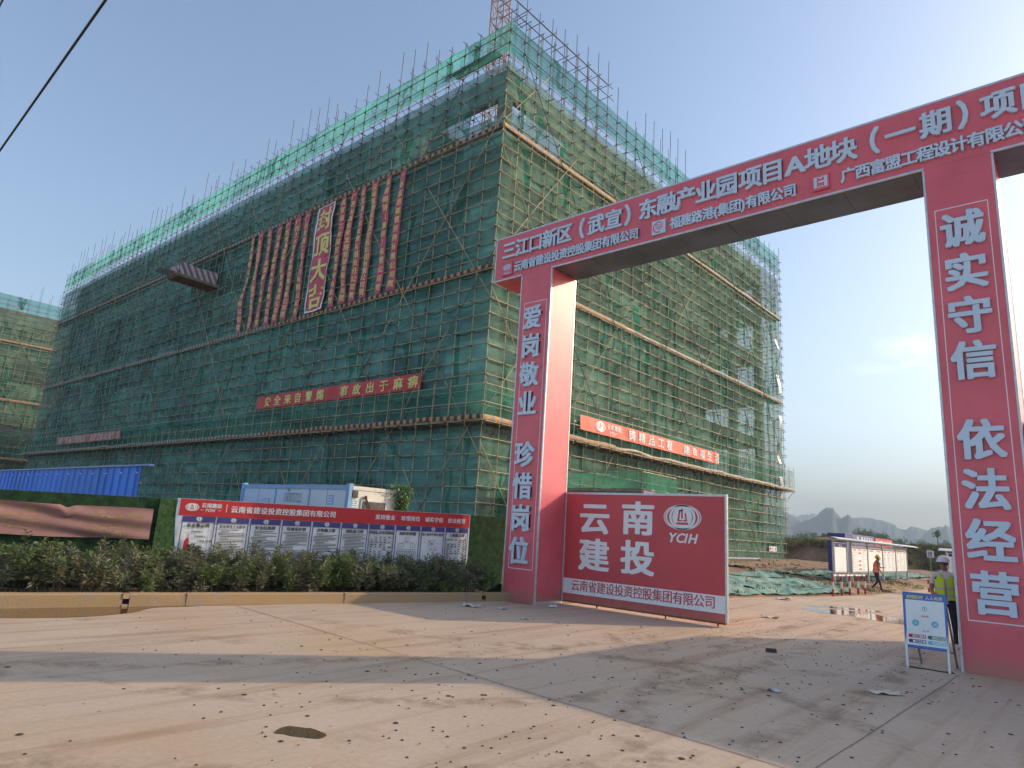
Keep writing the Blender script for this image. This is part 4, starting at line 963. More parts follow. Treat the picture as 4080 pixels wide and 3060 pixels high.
for i, tl in enumerate(TT):
    s0 = .025+.696*i; s1 = s0+.655
    mb = MB(); wbox(mb, s0, s1, 1.485, 1.605, .052); 
    for a, b in ((s0, s0+.018), (s1-.018, s1)): wbox(mb, a, b, .68, 1.484, .052)
    wbox(mb, s0+.0185, s1-.0185, .68, .715, .052)
    pb = mb.build('panel_frame', M['navy'], bd)
    mb = MB(); emblem(mb, WP(s0+.33, .0565, 1.563+.0155*s0), WU, Z_, WN, .062, 0, 1); wtext(mb, 'YCIH', s0+.33, 1.508, .038, .042, bold=.03, shear=.25, center=True); mb.build('emblem', [M['letter_w'], M['navy']], pb)
    mb = MB(); em = .082 if len(tl) < 6 else (.066 if len(tl) < 10 else .046)
    if len(tl) < 6: em = .088
    wtext(mb, tl, s0+.3275, 1.415, em, em*1.02, .092 if len(tl) > 9 else None, bold=.03, center=True)
    if i == 0:
        for q, (tx, z) in enumerate((('不伤害自己', 1.285), ('不伤害他人', 1.185), ('不被他人伤害', 1.09))): wtext(mb, tx, s0+.20+.075*q, z, .048, bold=.02)
        wtext(mb, '警钟长鸣', s0+.33, .83, .055, bold=.02)
    elif i == 7:
        def bx(a, b, c, d):
            for r_ in ((a, b, c, c+.006), (a, b, d-.006, d), (a, a+.006, c, d), (b-.006, b, c, d)): wbox(mb, s0+r_[0], s0+r_[1], r_[2], r_[3], .0555)
        bx(.27, .39, 1.23, 1.32); bx(.10, .24, 1.08, 1.17); bx(.42, .56, 1.08, 1.17); wbox(mb, s0+.325, s0+.331, 1.17, 1.23, .0555); wbox(mb, s0+.17, s0+.49, 1.195, 1.20, .0555); wbox(mb, s0+.06, s0+.60, 1.03, 1.035, .0555)
        for q in range(9): bx(.06+.06*q, .105+.06*q, .78, .98); wbox(mb, s0+.08+.06*q, s0+.085+.06*q, .98, 1.03, .0555)
    elif i == 8:
        for q in range(150):
            u, z = rnd.gauss(.33, .10), rnd.uniform(.82, 1.30); u += (1.05-z)*.35
            if .06 < u < .6: wbox(mb, s0+u, s0+u+.006+.014*rnd.random(), z, z+.006+.008*rnd.random(), .0555)
    elif i in (6, 9):
        for q in range(11):
            z = 1.33-.058*q; wbox(mb, s0+.04, s0+.615, z, z+.004, .0555)
            for c in range(5):
                if rnd.random() < .8: a = s0+.06+.115*c; wbox(mb, a, a+.03+.05*rnd.random(), z-.04, z-.018, .0555)
        for c in (.04, .155, .385, .61): wbox(mb, s0+c, s0+c+.004, .75, 1.33, .0555)
    else:
        z = 1.335
        while z > .76:
            a = .055+(.05 if rnd.random() < .45 else 0); e = .60 if rnd.random() < .6 else rnd.uniform(.25, .58)
            while a < e: l = rnd.uniform(.02, .05); wbox(mb, s0+a, s0+min(e, a+l), z, z+.013, .0555); a += l+.005
            z -= .034
    mb.build('lettering', M['black'], pb)
    if i == 0:
        mb = MB()
        pts = [(.09, .72), (.235, .72), (.20, 1.06), (.175, 1.16), (.15, 1.16), (.10, 1.08)]
        mb.prism([WP(s0+a, .0555, z) for a, z in pts], WN*.002); ring(mb, WP(s0+.162, .0565, 1.185), WU, Z_, WN, .018, .034, .008); mb.build('bell', M['banner_red'], pb)
rb_o = MB()
fb = lambda s, z: WP(s, .05+.05*noise.noise(Vector((s*.7, z*2.2+s*.35, 3)))+.026*math.sin(z*19+s*2.1+3*noise.noise(Vector((s*.8, z, 1)))), z-.025*math.sin((s+3.6)*1.15)**2+0-.06*max(0, .12-abs(s+2.05))/.12*(z > 1.5))
rb_o.grid(lambda u, v: fb(-9+8.46*u, 1.09+.62*v), 150, 34); rbo = rb_o.build('faded_banner', M['banner_dust'], smooth=True, label='faded wrinkled dusty red banner sagging on the turf wall left of the notice panels', cat='banner')
mb = MB(); rnd = random.Random(31)
for r_ in (1.52, 1.27):
    s = -8.6
    while s < -.85:
        for q in range(3):
            a = s+rnd.uniform(0, .12); l = rnd.uniform(.06, .2); z = r_+rnd.uniform(-.09, .09)
            if not -2.6 < a < -1.75: mb.grid(lambda u, v: fb(a+l*u, z+.022*v)+WN*.006, 3, 1)
        s += .14
mb.build('faded_print', M['dust_print'], rbo, kind='stuff')

# ------------------------------------------------------------------ hedge
hg = thing('hedge', (-13.6, 6, .15), 'dusty oleander hedge with long narrow leaves behind the ochre kerb', 'hedge')
lf_, st_ = MB(), MB(); rnd = random.Random(77)
def leaf(mb, p, d, l, w_, mi):
    s = d.cross(Vector((rnd.uniform(-1, 1), rnd.uniform(-1, 1), rnd.uniform(-.2, 1))))
    if s.length < 1e-3: return
    s = s.normalized()*w_; dr = Vector((0, 0, -.28*l))
    a, b, c = p, p+d*l*.5+dr*.15, p+d*l+dr*.6
    mb.add([a, b-s, b+s, c], [(0, 2, 1), (1, 2, 3)], mi)
y = -8.5
while y < 12.95:
    for _ in range(2 if y < 2 else 5):
        u = rnd.random(); yy = y+rnd.uniform(-.15, .15); xk = KX(yy)-.22; xw = (WP((yy-6.264)/WD.y, 0, 0)).x+.10
        x = xk+(xw-xk)*u; big = .5+.5*noise.noise(Vector((yy*.9, u*2, 4)))
        h = .60+.38*rnd.random()+.28*big+(.20 if rnd.random() < .12 else 0); h -= .20*(u < .18); h -= .27
        if yy > 11.8: h -= .12
        lean = Vector((rnd.uniform(-.16, .16), rnd.uniform(-.16, .16), 0)); o = Vector((x, yy, .12))
        top_ = o+lean*h+Z_*h
        st_.tube(o, o+(top_-o)*.55, .008, 4, 0, .006, caps=False); st_.tube(o+(top_-o)*.55, top_, .006, 4, 0, .003, caps=False)
        nb_ = 5 if u < .35 else 3; tips = [(top_, (top_-o).normalized(), .45*h)]
        for q in range(nb_):
            f = rnd.uniform(.12 if q > 1 else .35, .75); p0 = o+(top_-o)*f; d = Vector((rnd.uniform(-1, 1), rnd.uniform(-1, 1), rnd.uniform(.9, 1.8))).normalized(); l = rnd.uniform(.18, .36)
            st_.tube(p0, p0+d*l, .005, 3, 0, .003, caps=False); tips.append((p0+d*l, d, l*.9))
        mi = 2 if rnd.random() < .07 else (1 if rnd.random() < .35 else 0)
        for tp, d, l in tips:
            k = int(l/.035)+3
            for q in range(k):
                f = q/k; p = tp-d*(l*f)
                for e in range(3):
                    an = rnd.random()*6.283; sd_ = d.orthogonal().normalized(); sd_ = sd_*math.cos(an)+d.cross(sd_)*math.sin(an)
                    dd = (d*(.95-.75*f)+sd_).normalized(); leaf(lf_, p, dd, rnd.uniform(.085, .155), rnd.uniform(.008, .014), mi if rnd.random() < .85 else rnd.choice((0, 1, 2)))
    y += .115 if y > 1.5 else .2
lf_.build('foliage', [M['leaf'], M['leaf2'], M['leaf3']], hg); st_.build('stem', M['stem'], hg, kind='stuff')

# ------------------------------------------------------------------ site cabin, creeper and blue shed behind the wall
cb = thing('site_cabin', (-20.9, 13.4, 0), 'white and blue flat pack site cabin behind the notice banner', 'cabin')
x0, x1, y0, y1, zt2 = -24.33, -17.53, 12.46, 14.45, 2.80
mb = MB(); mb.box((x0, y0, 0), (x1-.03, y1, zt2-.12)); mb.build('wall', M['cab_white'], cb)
mb = MB(); mb.box((x1-.029, y0+.13, .1), (x1-.012, y1-.06, zt2-.14)); mb.build('end_wall', M['cab_sunlit'], cb)
mb = MB(); mb.box((x0-.03, y0-.03, zt2-.119), (x1+.0, y1+.03, zt2)); mb.build('roof', M['cab_sunlit'], cb)
for x in (x0-.03, x1-.14): mb = MB(); mb.box((x, y0-.035, 0), (x+.17, y0+.12, zt2+.06)); mb.build('corner_post', M['cab_blue'], cb)
mb = MB(); mb.box((x0+.142, y0-.034, zt2-.13), (x1-.142, y0-.002, zt2+.004)); mb.build('top_rail', M['cab_blue'], cb)
for x in (-21.93, -19.78): mb = MB(); mb.box((x, y0-.02, 0), (x+.07, y0-.001, zt2-.131)); mb.build('cover_strip', M['cab_blue'], cb)
for x in (-23.1, -18.72): mb = MB(); mb.box((x, y0-.006, 0), (x+.015, y0-.001, zt2-.131)); mb.build('seam', M['grey_print'], cb)
mb = MB(); put_text(mb, '15878727222', (-21.33, y0-.004, 2.38), X_, Z_, -Y_, .175, .20, .46, bold=.012); put_text(mb, '一级', (-21.25, y0-.004, 2.62), X_, Z_, -Y_, .14, bold=.02); mb.build('painted_number', M['grey_print'], cb)
def note(x, z, w_, h, end=False):
    mb = MB(); m2 = MB()
    if end: mb.box((x1-.012, x-w_/2, z-h/2), (x1-.007, x+w_/2, z+h/2)); 
    else: mb.box((x-w_/2, y0-.008, z-h/2), (x+w_/2, y0-.003, z+h/2))
    o = mb.build('blue_sticker', M['cab_blue'], cb)
    for r_ in range(3):
        for q in range(4):
            a = -w_*.40+w_*.21*q; zz = z+h*.28-h*.28*r_
            if end: m2.box((x1-.006, x+a, zz-.02), (x1-.005, x+a+w_*.14, zz+.02))
            else: m2.box((x+a, y0-.010, zz-.02), (x+a+w_*.14, y0-.009, zz+.02))
    m2.build('sticker_print', M['white'], o)
note(-18.49, 2.33, .30, .30); note(-22.5, 2.21, .48, .2); note(12.68, 2.22, .22, .24, True)
mb = MB(); mb.box((x1-.012, 12.55, 2.43), (x1+.03, 12.79, 2.68)); 
vt = mb.build('vent', M['grey_print'], cb)
mb = MB()
for q in range(5): mb.boxo((x1+.03, 12.57, 2.45+.046*q), (.02, 0, -.02), (0, .2, 0), (0, 0, .012))
mb.build('louvre', M['pole_dark'], vt)
mb = MB(); mb.box((x1-.012, 12.96, 1.3), (x1+.01, 13.92, 2.36)); wi = mb.build('window', M['glass_dark'], cb)
mb = MB()
for a, b in (((12.93, 1.27), (13.95, 1.31)), ((12.93, 2.34), (13.95, 2.385)), ((12.93, 1.311), (12.97, 2.339)), ((13.91, 1.311), (13.95, 2.339))): mb.box((x1-.011, a[0], a[1]), (x1+.03, b[0], b[1]))
mb.build('window_frame', M['cab_white'], wi)
mb = MB()
for q in range(12): mb.tube((x1+.05, 13.0+.08*q, 1.3), (x1+.05, 13.0+.08*q, 2.35), .008, 5)
mb.build('window_bars', M['pole_dark'], wi)
mb = MB(); mb.tube((x1+.06, 13.06, 2.48), (x1+.05, 13.32, 2.1), .022, 6); mb.sphere((x1+.06, 13.07, 2.46), (.06, .05, .07)); mb.build('conduit', M['rust'], cb)
cr = thing('creeper', (-17.45, 14.6, 0), 'leafy green creeper hanging down the far corner of the white cabin', 'plant')
mb = MB(); s_ = MB(); rnd = random.Random(3)
for i in range(2600):
    z = rnd.uniform(.6, 2.98); wv = .24+.07*math.sin(z*5); p = Vector((-17.46+rnd.gauss(0, .09), 14.56+rnd.gauss(0, wv*.7), z)); d = Vector((rnd.uniform(-.3, 1), rnd.uniform(-1, 1), rnd.uniform(-1, .3))).normalized(); l = rnd.uniform(.05, .10)
    s = d.cross(Vector((rnd.random(), rnd.random(), rnd.random()))).normalized()*l*.45; mb.add([p, p+d*l*.5-s, p+d*l, p+d*l*.5+s], [(0, 1, 2, 3)], rnd.choice((0, 1, 1)))
mb.build('leaves', [M['tree'], mat('creeper_leaf', (.12, .26, .04), .5, .3, 5, trans=.3)], cr)
for q in range(5): s_.path([Vector((-17.47+.04*math.sin(q+z), 14.45+.07*q+.04*math.sin(z*2+q), z*.3)) for z in range(10)], .01, 4)
s_.build('vine', M['stem'], cr)
bs = thing('steel_hoarding', (-34, 7.82, 0), 'bright blue corrugated steel hoarding behind the turf wall at the left edge', 'fence')
def cor(u, v):
    x = -52+30.3*u; ph = (x*1.55) % 1; d = .0 if ph < .78 else .045*(1 if .82 < ph < .96 else .5); return Vector((x, 7.82-d, .0+2.93*v))
mb = MB(); mb.grid(cor, 660, 1); mb.grid(lambda u, v: (lambda p: Vector((p.x, p.y+.02, p.z)))(cor(u, v)), 660, 1); mb.build('sheet', M['blue'], bs)
mb = MB(); mb.box((-52, 7.74, 2.931), (-20.95, 7.90, 2.985)); mb.build('cap_rail', M['blue2'], bs)
mb = MB(); mb.box((-52, 7.845, 1.2), (-21.72, 7.9, 1.26)); mb.box((-52, 7.845, 2.4), (-21.72, 7.9, 2.46)); mb.build('rear_rail', M['rust'], bs, kind='stuff')
mb = MB(); rnd = random.Random(2)
for i in range(26): x = -21.95-1.29*i/1.0; mb.tube((x, 7.77, 2.72+.04*rnd.random()), (x+.18, 7.765, 2.72), .012, 4)
mb.build('clip', M['white'], bs)

# ------------------------------------------------------------------ safety passage with green net parapet and purple sign
sp = thing('safety_passage', (-21, 32.3, 0), 'covered safety passage with green net parapet behind the gate leaf', 'passage')
px0, px1, py0, py1 = -26.2, -17.5, 30.45, 34.1
mb = MB()
for x in (px0+.2, -23.3, -20.4, px1):
    for y in (py0, py1): mb.tube((x, y, 0), (x, y, 5.2), .03, 6)
for z in (4.28, 5.17): mb.tube((px0, py0, z), (px1+.1, py0, z), .028, 6); mb.tube((px1, py0-.1, z-.02), (px1, py1+.1, z-.02), .028, 6); mb.tube((px0, py1, z), (px1, py1, z), .028, 6)
mb.build('frame', M['pole'], sp)
mb = MB(); mb.box((px0, py0, 4.12), (px1, py1, 4.24)); mb.build('deck', M['plank'], sp)
mb = MB(); mb.box((px0, py0-.05, 3.2), (px1-.02, py0-.02, 4.12)); mb.build('dark_board', M['pole_dark'], sp)
mb = MB()
mb.grid(lambda u, v: Vector((px0+(px1-px0)*u, py0-.06-.06*math.sin(u*23)*(1-v), 4.22+.95*v-.06*abs(math.sin(u*16))*v)), 40, 5)
mb.grid(lambda u, v: Vector((px1+.06+.05*math.sin(u*15)*(1-v), py0+(py1-py0)*u, 4.2+.93*v-(.14*abs(math.sin(u*9)) if u > .45 else 0)*v)), 26, 5); mb.build('net_parapet', net_mat('net_parapet', (.08, .30, .19), .6, .45), sp, smooth=True)
ps = thing('purple_sign', (px1+.1, 32.2, 3.2), 'purple sign sheet with white emblem under the net parapet', 'sign')
mb = MB(); mb.grid(lambda u, v: Vector((px1+.10, py0+(py1-py0)*u, 3.2+.98*v-.1*u*v)), 10, 3); mb.build('sheet', mat('purple_sheet', (.30, .11, .36), .5, .1, 1.5), ps)
mb = MB(); emblem(mb, (px1+.103, py0+.62, 3.86), Y_, Z_, X_, .26, 0, 1); mb.build('emblem', [M['white'], M['navy']], ps)
mb = MB(); put_text(mb, '云南建投', (px1+.103, py0+1.1, 3.84), Y_, Z_, X_, .42, .46, bold=.02); mb.build('lettering', M['white'], ps)
# safety sign on the scaffold foot
sg = thing('safety_sign', FM(-.12, 43.8, 1.3), 'small white sign with four round safety symbols on the scaffold foot', 'sign')
mb = MB(); mb.boxo(FM(-.10, 42.9, 1.28), FM(0, 1.95, 0)-FM(0, 0, 0), Z_*.52, Vector((.02, 0, 0))); mb.build('board', M['white'], sg)
for i, m_ in enumerate(('navy', 'banner_red', 'banner_red', 'navy')):
    mb = MB(); c = FM(-.125, 43.2+.45*i, 1.58)
    if m_ == 'navy': disc(mb, c, Y_, Z_, X_, .16, .16)
    else: ring(mb, c, Y_, Z_, X_, .16, .16, .04); mb.boxo(c-Y_*.11-Z_*.11, Y_*.22+Z_*.22, Z_*.04, X_*.004)
    mb.boxo(c-Y_*.17-Z_*.26, Y_*.34, Z_*.045, X_*.003); mb.build('symbol', M[m_], sg)
pp = MB(); a, b = Vector((-13.7, 31.2, 1.05)), Vector((-13.45, 35.6, 1.08)); pp.tube(a, b, .08, 12); pp.tube(b-(b-a).normalized()*.12, b, .10, 12); tag(pp.build('steel_pipe', M['grey_print']), 'thick dark steel pipe lying on the mound in front of the scaffold', 'pipe')
cbm = MB(); cbm.path([Vector((x, y, HT(x, y)+.10)) for x, y in [(EX(24+.5*i)-3.6+.22*i*.5, 24+.5*i) for i in range(13)]], .022, 6); tag(cbm.build('hose', M['wire']), 'black hose lying across the green dust netting', 'hose')

# ------------------------------------------------------------------ notice boards with curved canopies
NX = -9.25; rnd = random.Random(15)
def notice_unit(label, ys, ztop, roof, plain=False):
    zb = HT(NX, ys[0]); t = thing('notice_board', (NX, (ys[0]+ys[-1])/2, zb), label, 'notice board')
    for y in ys:
        mb = MB(); mb.bevbox((NX-.05, y-.055, HT(NX, y)-.1), (NX+.05, y+.055, ztop), .01); mb.build('post', M['cream_steel'], t)
    mb = MB()
    mb.grid(lambda u, v: Vector((NX+.42-1.0*v, roof[0]+(roof[1]-roof[0])*u, ztop+.0+.16*math.sin(math.pi*(.15+.75*v)))), 12, 10)
    mb.grid(lambda u, v: Vector((NX+.42-1.0*v, roof[0]+(roof[1]-roof[0])*u, ztop-.035+.16*math.sin(math.pi*(.15+.75*v)))), 12, 10)
    mb.build('canopy', M['white'], t, smooth=True)
    for i, (a, b) in enumerate(zip(ys, ys[1:])):
        a, b = a+.06, b-.06; z0, z1 = .80, 2.12
        mb = MB(); mb.box((NX-.04, a, z0-.06), (NX+.03, b, z0)); mb.box((NX-.04, a, z1), (NX+.03, b, z1+.05)); mb.build('frame_bar', M['cream_steel'], t)
        mb = MB(); mb.box((NX-.02, a+.02, z0+.01), (NX+.015, b-.02, z1-.01)); pn = mb.build('panel', M['white'], t)
        mb = MB(); mb.box((NX+.0155, a+.03, z1-.185), (NX+.018, b-.03, z1-.012)); hd = mb.build('header', M['navy'], pn)
        mb = MB(); 
        if plain: put_text(mb, '曝光台', (NX+.0185, (a+b)/2-.25, z1-.10), Y_, Z_, X_, .16, .2, bold=.02)
        else:
            disc(mb, (NX+.0195, a+.2, z1-.10), Y_, Z_, X_, .07, .06)
            s = a+.36
            while s < b-.2: mb.box((NX+.0182, s, z1-.145), (NX+.0195, s+.11, z1-.055)); s += .15
        mb.build('header_print', M['letter_w'], hd)
        if plain: continue
        n = 2 if i == 1 else 3; wv = (b-a-.1)/n; mb = MB(); mr = MB()
        for q in range(n):
            s0 = a+.05+wv*q
            mr.box((NX+.0155, s0+wv*.25, z1-.29), (NX+.017, s0+wv*.75, z1-.225)); mb.box((NX+.0156, s0+wv-.012, z0+.03), (NX+.0165, s0+wv, z1-.2))
            if i == 1: 
                if q == 1:
                    for r_ in range(60): u, z = rnd.uniform(.1, .8)*wv, rnd.uniform(z0+.1, z1-.35); mb.box((NX+.0156, s0+u, z), (NX+.0166, s0+u+.16*rnd.random(), z+.06*rnd.random()))
                continue
            z = z1-.36
            while z > z0+.08:
                if i == 0 and q == 1:
                    if rnd.random() < .5: mr.box((NX+.0155, s0+wv*.25, z-.09), (NX+.017, s0+wv*.75, z))
                    z -= .2; continue
                mb.box((NX+.0156, s0+.08, z-.014), (NX+.0166, s0+.08+(wv-.18)*rnd.uniform(.45, 1), z)); z -= .05 if i > 1 else .085
            if i == 3 and q == 2: mr.box((NX+.0167, s0+wv*.4, z0+.3), (NX+.018, s0+wv*.6, z1-.4), 1)
        mb.build('print', M['grey_print'], pn); mr.build('red_print', [M['banner_or'], M['yellow']], pn)
    return t
notice_unit('single blank notice board with curved canopy at the near end of the row', [33.72, 35.86], 2.24, (32.94, 37.0), True)
notice_unit('row of four notice boards full of charts under one curved canopy', [36.7, 39.85, 43.15, 46.45, 49.6], 2.24, (36.2, 51.4))
sb = thing('briefing_stage', (-12.5, 55, .2), 'navy and red briefing stage banners standing behind the notice boards', 'stage sign')
mb = MB(); mb.box((-12.56, 50.3, .2), (-12.5, 56.1, 2.95)); nv_ = mb.build('navy_sheet', mat('faded_navy_sheet', (.13, .13, .30), .6, .1, 1.5), sb)
mb = MB(); emblem(mb, (-12.497, 51.5, 2.65), Y_, Z_, X_, .3, 0, 1); put_text(mb, '班前讲评台', (-12.497, 52.3, 2.64), Y_, Z_, X_, .5, .68, .42, bold=.02); mb.build('lettering', [M['white'], M['navy']], nv_)
mb = MB(); mb.box((-12.56, 56.35, .2), (-12.5, 62.1, 2.9)); rd_ = mb.build('red_sheet', M['banner_red'], sb)
mb = MB(); s = 56.8
rnd = random.Random(6)
while s < 61.6: mb.box((-12.499, s, 2.42), (-12.49, s+.06, 2.78)); mb.box((-12.4985, s-.06, 2.5+.2*rnd.random()), (-12.491, s+.2, 2.56+.2*rnd.random())); s += .36
mb.build('lettering', M['white'], rd_)
mb = MB(); mb.box((-13.6, 48.3, .2), (-12.5, 50.29, 2.92)); mb.build('end_box', M['navy'], sb)
nb2 = thing('notice_board', (-5.3, 42, .0), 'notice board partly hidden behind the guard in the white helmet', 'notice board')
mb = MB(); mb.box((-5.68, 40, .95), (-3.6, 40.05, 2.0)); mb.build('panel', M['white'], nb2)
mb = MB(); mb.box((-5.6, 39.985, 1.84), (-3.7, 39.999, 1.98)); mb.build('header', M['navy'], nb2)
mb = MB()
for q in range(14): mb.box((-5.5, 39.99, 1.02+.055*q), (-3.8, 39.999, 1.035+.055*q))
mb.build('print', M['grey_print'], nb2)
for x in (-5.72, -3.6): mb = MB(); mb.box((x, 39.98, -.05), (x+.06, 40.06, 2.1)); mb.build('post', M['cream_steel'], nb2)
mb = MB(); mb.grid(lambda u, v: Vector((-5.95+2.7*u, 39.5+.9*v, 2.1+.12*math.sin(3.14*v))), 6, 8); mb.build('canopy', M['white'], nb2, smooth=True)
sp_ = thing('post_sign', (-10.8, 67.5, .3), 'small white sign on a thin pole near the earth bank', 'sign')
mb = MB(); mb.tube((-10.79, 67.5, 0), (-10.79, 67.5, 2.4), .03, 6); mb.build('pole', M['cream_steel'], sp_)
mb = MB(); mb.box((-11.0, 67.42, 1.72), (-10.5, 67.46, 2.3)); sb2 = mb.build('board', M['white'], sp_)
mb = MB()
for q in range(4): mb.box((-10.92, 67.405, 1.8+.11*q), (-10.6, 67.415, 1.86+.11*q))
mb.build('print', M['navy'], sb2)

# ------------------------------------------------------------------ red and white barriers
def barrier(pts, h, label):
    t = thing('barrier', pts[0], label, 'barrier')
    P = [Vector(p) for p in pts]
    for p in P:
        for k, (a, b) in enumerate(((0, .33), (.33, .66), (.66, 1.))):
            mb = MB(); mb.tube(p+Z_*(h*a), p+Z_*(h*b), .045, 10); mb.build('post_band', M['rail_red' if k != 1 else 'rail_white'], t)
    for a, b in zip(P, P[1:]):
        for k in range(3): mb = MB(); mb.tube(a+(b-a)*(k/3)+Z_*(h-.04), a+(b-a)*((k+1)/3)+Z_*(h-.04), .042, 10); mb.build('rail_band', M['rail_white' if k != 1 else 'rail_red'] if len(P) > 2 else M['rail_red'], t)
    return t
barrier([(-8.03, 29.02, 0), (-7.96, 29.95, 0), (-7.91, 30.95, 0), (-7.82, 31.9, 0), (-7.73, 32.65, 0)], .83, 'low red and white striped barrier of five posts beside the notice boards')
barrier([(-6.65, 40.6, 0), (-6.2, 41.0, 0)], .62, 'short red and white barrier piece left of the guard')

# ------------------------------------------------------------------ folding sign by the right pillar
fsn = thing('folding_sign', (-2.18, 13.1, 0), 'blue bordered folding sign with epidemic notice in front of the guard', 'sign')
LB, RB = Vector((-2.485, 12.80, 0)), Vector((-1.885, 12.875, 0)); su = (RB-LB).normalized(); snrm = Vector((su.y, -su.x, 0)); lean = Vector((-snrm.x, -snrm.y, 0))*.10
sv = (Z_*.85+lean*.85).normalized(); sn = su.cross(sv); sn = sn if sn.dot(snrm) > 0 else -sn
SO = LB+Z_*.31+lean*.25
def sq(x, z, o=0.): return SO+su*x+sv*z+sn*o
SW, SH = .605, .86
def sbox(mb, x0_, x1_, z0_, z1_, o, d=.001, mi=0): mb.boxo(sq(x0_, z0_, o), su*(x1_-x0_), sv*(z1_-z0_), sn*d, mi)
mb = MB(); sbox(mb, 0, SW, 0, SH, -.012, .012); bo_ = mb.build('board', mat('sign_blue', (.035, .13, .48), .4, .2, 2.2), fsn)
mb = MB(); sbox(mb, .035, SW-.035, .045, SH-.115, .0005); mb.build('white_field', M['white'], bo_)
mb = MB()
for a in ((.02, SW-.02, .025, .029), (.02, SW-.02, SH-.028, SH-.024), (.02, .024, .03, SH-.029), (SW-.024, SW-.02, .03, SH-.029)): sbox(mb, *a, .0006)
mb.build('border', M['cab_blue'], bo_)
mb = MB(); put_text(mb, '疫情防控 人人有责', sq(.05, SH-.07, .001), su, sv, sn, .062, .0595, bold=.03); mb.build('lettering', M['yellow'], bo_)
gm, tm = mat('sign_green', (.02, .16, .12), .5, .1, 3), mat('sign_cyan', (.16, .50, .60), .5, .1, 3)
mb = MB(); ring(mb, sq(.30, .615, .002), su, sv, sn, .036, .036, .006); mb.poly([sq(.296, .595, .002), sq(.304, .595, .002), sq(.304, .628, .002), sq(.296, .628, .002)]); mb.poly([sq(.28, .618, .0022), sq(.30, .64, .0022), sq(.32, .618, .0022), sq(.30, .629, .0022)]); mb.build('arrow_symbol', gm, bo_)
for x, ch in ((.165, '入'), (.43, '出')):
    mb = MB(); disc(mb, sq(x, .39, .002), su, sv, sn, .05, .05); o = mb.build('round_symbol', tm, bo_); mb = MB(); put_text(mb, ch, sq(x, .39, .003), su, sv, sn, .05, bold=.02, center=True); mb.build('lettering', M['white'], o)
mb = MB(); put_text(mb, '查行程', sq(.30, .50, .002), su, sv, sn, .032, bold=.01, center=True); put_text(mb, '出入码', sq(.30, .275, .002), su, sv, sn, .032, bold=.01, center=True); mb.build('lettering', M['banner_red'], bo_)
for x, z, tx, m_ in ((.06, .185, '请佩戴口罩', M['banner_red']), (.06, .105, '测量体温', M['navy']), (.325, .185, '出示健康码', gm), (.325, .105, '请保持1米间距', tm)):
    mb = MB(); sbox(mb, x+.02, x+.235, z-.028, z+.028, .0015); disc(mb, sq(x+.022, z, .003), su, sv, sn, .028, .028); o = mb.build('label_strip', m_, bo_)
    mb = MB(); sbox(mb, x+.055, x+.225, z-.019, z+.019, .003); q = mb.build('label_field', M['white'], o) if 0 else mb.build('label_field', M['white'], bo_)
    mb = MB(); em = .031 if len(tx) < 6 else .023; put_text(mb, tx, sq(x+.14, z, .0045), su, sv, sn, em, bold=.015, center=True); mb.build('lettering', m_, bo_)
def bar(mb, a, b, w_=.03):
    a, b = Vector(a), Vector(b); d = (b-a).normalized(); p = d.cross(Y_).normalized()*w_; q = d.cross(p).normalized()*w_; mb.boxo(a-p/2-q/2, b-a, p, q)
for x in (.02, SW-.02): mb = MB(); bar(mb, LB+su*x, sq(x, .86, -.03), .032); mb.build('leg', M['cab_blue'] if 0 else M['trim'], fsn)
for p, x in (((-2.39, 13.49, 0), .08), ((-1.90, 13.60, 0), SW-.02)): mb = MB(); bar(mb, p, sq(x, .82, -.05), .028); mb.build('leg', M['grey_print'], fsn)
mb = MB(); bar(mb, sq(SW-.02, .0, -.02), Vector((-1.91, 13.45, .24)), .022); mb.build('brace', M['grey_print'], fsn)
cbm = MB(); cbm.path([Vector((-2.5+.02*math.sin(i), 12.83+.0*i, .01))+Vector((.055*i, .012*i*(1 if i < 6 else .5)+.02*math.sin(i*1.3), 0)) for i in range(13)], .009, 6); tag(cbm.build('cable', M['wire']), 'thin dark cable lying on the ground under the folding sign', 'cable')

# ------------------------------------------------------------------ people
M['vest_o'] = mat('vest_orange', (.85, .16, .03), .7, .08, 8)
M['vest_y'] = mat('vest_lime', (.50, .72, .05), .7, .08, 8)
M['reflect'] = mat('reflective_tape', (.42, .43, .42), .35, .08, 8)
M['shirt_w'] = mat('shirt_white', (.62, .61, .60), .8, .06, 12)
M['shirt_g'] = mat('shirt_grey_camo', (.16, .16, .14), .85, .5, 18)
M['camo'] = mat('camo_cloth', (.10, .10, .065), .9, .6, 16)
M['shoe'] = mat('shoe_dark', (.03, .028, .028), .7, .2, 10)
M['shoe_w'] = mat('shoe_pale', (.55, .50, .45), .7, .15, 10)
M['helm_y'] = glossy('helmet_yellow', (.78, .50, .02), .3)
M['helm_w'] = glossy('helmet_white', (.70, .70, .72), .3)
M['hair'] = mat('hair_black', (.015, .013, .012), .8, .2, 30)
